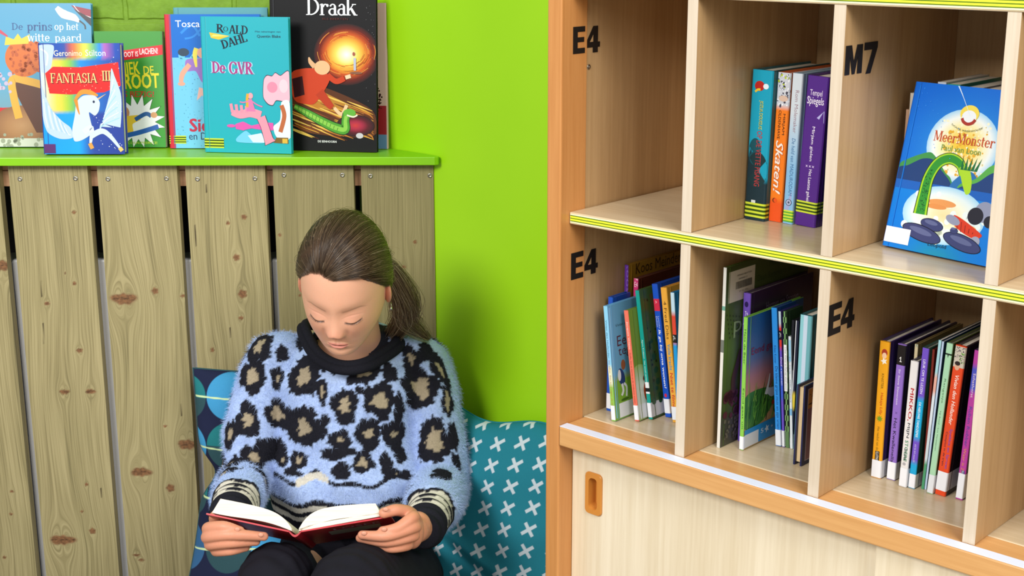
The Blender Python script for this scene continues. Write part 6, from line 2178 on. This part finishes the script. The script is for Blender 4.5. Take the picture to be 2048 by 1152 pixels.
topL = [(-(.006+(Lw-.026)*a), linL(.006+(Lw-.026)*a)+.004+.023*(1-math.exp(-a*7))*(1-.10*a*a)) for a in s_]
botL = [(-(.006+(Lw-.014)*a), linL(.006+(Lw-.014)*a)+.0004+.0075*math.sin(min(1, a*1.05)*math.pi)**1.0*(1-a)) for a in s_]
pages('left_pages', topL, botL)
topR = [((.005+(Rw-.030)*a), linR(.005+(Rw-.030)*a)+.004+.028*(1-math.exp(-a*8))*(1-.38*a**1.6)) for a in s_]
botR = [((.005+(Rw-.022)*a), linR(.005+(Rw-.022)*a)+.010*math.sin(min(1, a*1.15)*math.pi/1.15)**1.0*(1-.8*a)+.004*a) for a in s_]
pages('right_pages', topR, botR)
topS = [((.005+(Rw-.017)*a), linR(.005+(Rw-.017)*a)+.0030+.006*(1-math.exp(-a*6))*(1-.6*a)) for a in s_]
botS = [((.005+(Rw-.012)*a), linR(.005+(Rw-.012)*a)+.0002) for a in s_]
pages('front_pages', topS, botS)
# ------------------------------------------------------------------ cushions
def cushion(name, label, cen, W, Hh, T, xa, ya, colf, group=None, n=230, pinch=None, bend=None):
    """a stuffed square pillow: xa, ya are its width and height axes"""
    xa, ya = np.asarray(xa, float), np.asarray(ya, float)
    na = np.cross(xa, ya)
    root = thing(name, label, 'cushion', cen, (0, 0, 0), group)
    u = np.linspace(-1, 1, n)
    U, V = np.meshgrid(u, u)
    prof = ((1-np.abs(U)**2.6)*(1-np.abs(V)**2.6))
    prof = np.clip(prof, 0, 1)**.52
    edge = 1-.045*(1-np.abs(V)**2)*np.abs(U)**6
    edge2 = 1-.045*(1-np.abs(U)**2)*np.abs(V)**6
    X_, Y_ = U*W/2*edge, V*Hh/2*edge2
    wr = .0035*np.sin(V*9+U*4)*np.sin(U*7-V*3)*prof+.0025*np.sin(V*21+U*9)*np.clip(np.abs(U)-.5, 0, 1)*2*prof
    if pinch is not None:
        X_, Y_, wr = pinch(U, V, X_, Y_, wr, prof)
    mb = MB()
    for sgn in (1, -1):
        Z_ = sgn*(T/2*prof+(wr if sgn > 0 else 0))
        P = X_[..., None]*xa+Y_[..., None]*ya+Z_[..., None]*na
        if bend is not None:
            P = P+bend(U, V)[..., None]*na
        c = colf(X_, Y_).reshape(-1, 3) if sgn > 0 else np.tile(colf(X_[:1, :1], Y_[:1, :1]).reshape(1, 3), (n*n, 1))
        fs = [(j*n+k, j*n+k+1, (j+1)*n+k+1, (j+1)*n+k) for j in range(n-1) for k in range(n-1)]
        if sgn < 0:
            fs = [f_[::-1] for f_ in fs]
        mb.add(P.reshape(-1, 3), fs, c)
    mb.build('cushion_cover', M_CLOTH, root, smooth=True)
    idx_ = [(0, k) for k in range(n)]+[(k, n-1) for k in range(n)]+[(n-1, k) for k in range(n-1, -1, -1)]+[(k, 0) for k in range(n-1, -1, -1)]
    P = X_[..., None]*xa+Y_[..., None]*ya
    if bend is not None:
        P = P+bend(U, V)[..., None]*na
    sm = MB()
    sm.tube([P[a] for a in idx_[::6]], .0018, 6, colf(X_[:1, :1], Y_[:1, :1]).reshape(3), closed=True)
    sm.build('seam_piping', M_CLOTH, root, smooth=True)
    return root

C_TEAL, C_CROSS = lin((36, 128, 146)), lin((206, 218, 226))
def crosses(X_, Y_):
    a = math.radians(38)
    px_, py_ = .0480, .0385
    col_i = np.floor(X_/px_)
    lx = X_-(col_i+.5)*px_
    yy = Y_+col_i*py_*.72
    ly = yy-(np.floor(yy/py_)+.5)*py_
    r_ = lx*math.cos(a)+ly*math.sin(a)
    s_ = -lx*math.sin(a)+ly*math.cos(a)
    L, Wd, sft = .0163, .0034, .0008
    m1 = np.clip((Wd-np.abs(r_))/sft, 0, 1)*np.clip((L*.86-np.abs(s_))/sft, 0, 1)
    m2 = np.clip((Wd-np.abs(s_))/sft, 0, 1)*np.clip((L-np.abs(r_))/sft, 0, 1)
    m = np.maximum(m1, m2)[..., None]
    return C_TEAL*(1-m)+C_CROSS*m
NW = -VD                                        # out of the green wall
tc = on_y(985, 1000, 2.385)
base = bw(uvz(tc)[0]+.02, VW, 0)
ti_ = math.radians(13)
ya = np.array([0, 0, 1.0])*math.cos(ti_)-NW*math.sin(ti_)
cc_ = base+NW*(.075+.06)
cc_ = on_y(1018, 1000, 2.355)
cc_[2] = .374
xa_t = np.array([math.cos(math.radians(33)), -math.sin(math.radians(33)), 0])
ya = np.array([xa_t[1]*-1*math.sin(ti_)*-1, math.sin(ti_)*xa_t[0], math.cos(ti_)])
ya = np.array([0, 0, 1.0])*math.cos(ti_)+np.array([-xa_t[1], xa_t[0], 0])*math.sin(ti_)
def tp(U, V, X_, Y_, wr, prof):
    Y_ = Y_+.010*np.sin(U*5+.5)*np.clip(V, 0, 1)**3
    wr = wr+.006*np.exp(-((V+.25+.35*U)/.06)**2)*prof-.004*np.exp(-((V+.38+.35*U)/.05)**2)*prof
    return X_, Y_, wr
cushion('cushion', 'teal cushion with white crosses leaning on the green wall', cc_, .37, .42, .115, xa_t, ya, crosses, n=440, pinch=tp)

CB = [lin((28, 34, 62)), lin((64, 148, 196)), lin((34, 118, 122)), lin((46, 78, 84)), lin((52, 96, 138))]
C_LINE = lin((206, 226, 170))
W2, H2 = .40, .45
def circles(X_, Y_):
    px_, py_ = .088, .092
    out = np.tile(CB[0], X_.shape+(1,))
    for i in range(0, 6):
        for j in range(0, 6):
            cx = -W2/2-.016+i*px_
            cy = H2/2-.054-j*py_+(.004 if i % 2 else 0)
            d_ = np.hypot(X_-cx, Y_-cy)
            m = np.clip((.0435-d_)/.0008, 0, 1)[..., None]
            c = CB[1] if (i+j) % 2 else np.where((Y_ > cy)[..., None], CB[2], CB[3])
            if (i+j) % 4 == 3:
                c = CB[4]
            out = out*(1-m)+c*m
    for k in range(6):
        ln = H2/2-.054-k*py_
        m = np.clip((.0018-np.abs(Y_-ln-.003*np.sin(X_*23+k)))/.0005, 0, 1)[..., None]
        out = out*(1-m)+C_LINE*m
    return out
b0 = on_y(381, 748, 2.49)
t2 = math.radians(10)
ya2 = np.array([0, math.sin(t2), math.cos(t2)])
c2 = np.array([b0[0]+W2/2, 2.475, b0[2]-H2/2*math.cos(t2)+.004])
def bp_(U, V, X_, Y_, wr, prof):
    X_ = X_+.030*np.exp(-((V-.12)/.16)**2)*np.clip(-U, 0, 1)**2-.012*np.clip(-V-.2, 0, 1)*np.clip(-U, 0, 1)
    wr = wr-.012*np.exp(-((V-.10)/.07)**2)*prof*np.clip(-U*1.5, 0, 1)+.008*np.exp(-((V+.08)/.08)**2)*prof
    return X_, Y_, wr
cushion('cushion', 'navy cushion printed with blue and teal circles beside the girl', c2, W2, H2, .11, np.array([1.0, 0, 0]), ya2, circles, n=380, pinch=bp_,
        bend=lambda U, V: .10*np.clip(-V+.05, 0, 1)**2)

# denim jacket tucked between the girl and the teal cushion
dj = thing('denim_jacket', 'faded denim garment tucked between the girl and the teal cushion', 'clothing', on_y(828, 1140, 2.24)*np.array([1, 1, 0])+np.array([0, 0, .156]))
DO = np.array(dj.location)
q = MB()
p0, p1, p2 = on_y(806, 1096, 2.26)-DO, on_y(828, 1125, 2.22)-DO, on_y(846, 1190, 2.18)-DO
limb(q, [p0, p1, p2, np.array([p2[0]+.02, p2[1], .03])], [.012, .019, .024, .028])
v, fq = remesh(q, .004, 4)
mb = MB()
mb.add(v, fq, lin((74, 98, 138)))
mb.build('denim_cloth', M_CLOTH, dj, smooth=True)
q = MB()
s0, s1, s2 = on_y(795, 1102, 2.235)-DO, on_y(810, 1126, 2.195)-DO, on_y(822, 1165, 2.155)-DO
q.tube([s0, (s0+s1)/2, s1, (s1+s2)/2, s2], [.004, .0045, .005, .0045, .004], 8, lin((150, 136, 104)))
q.ball(s1, (.007, .006, .007), lin((136, 104, 66)))
q.build('waist_cord', M_CLOTH, dj, smooth=True)['label'] = 'tan cord'
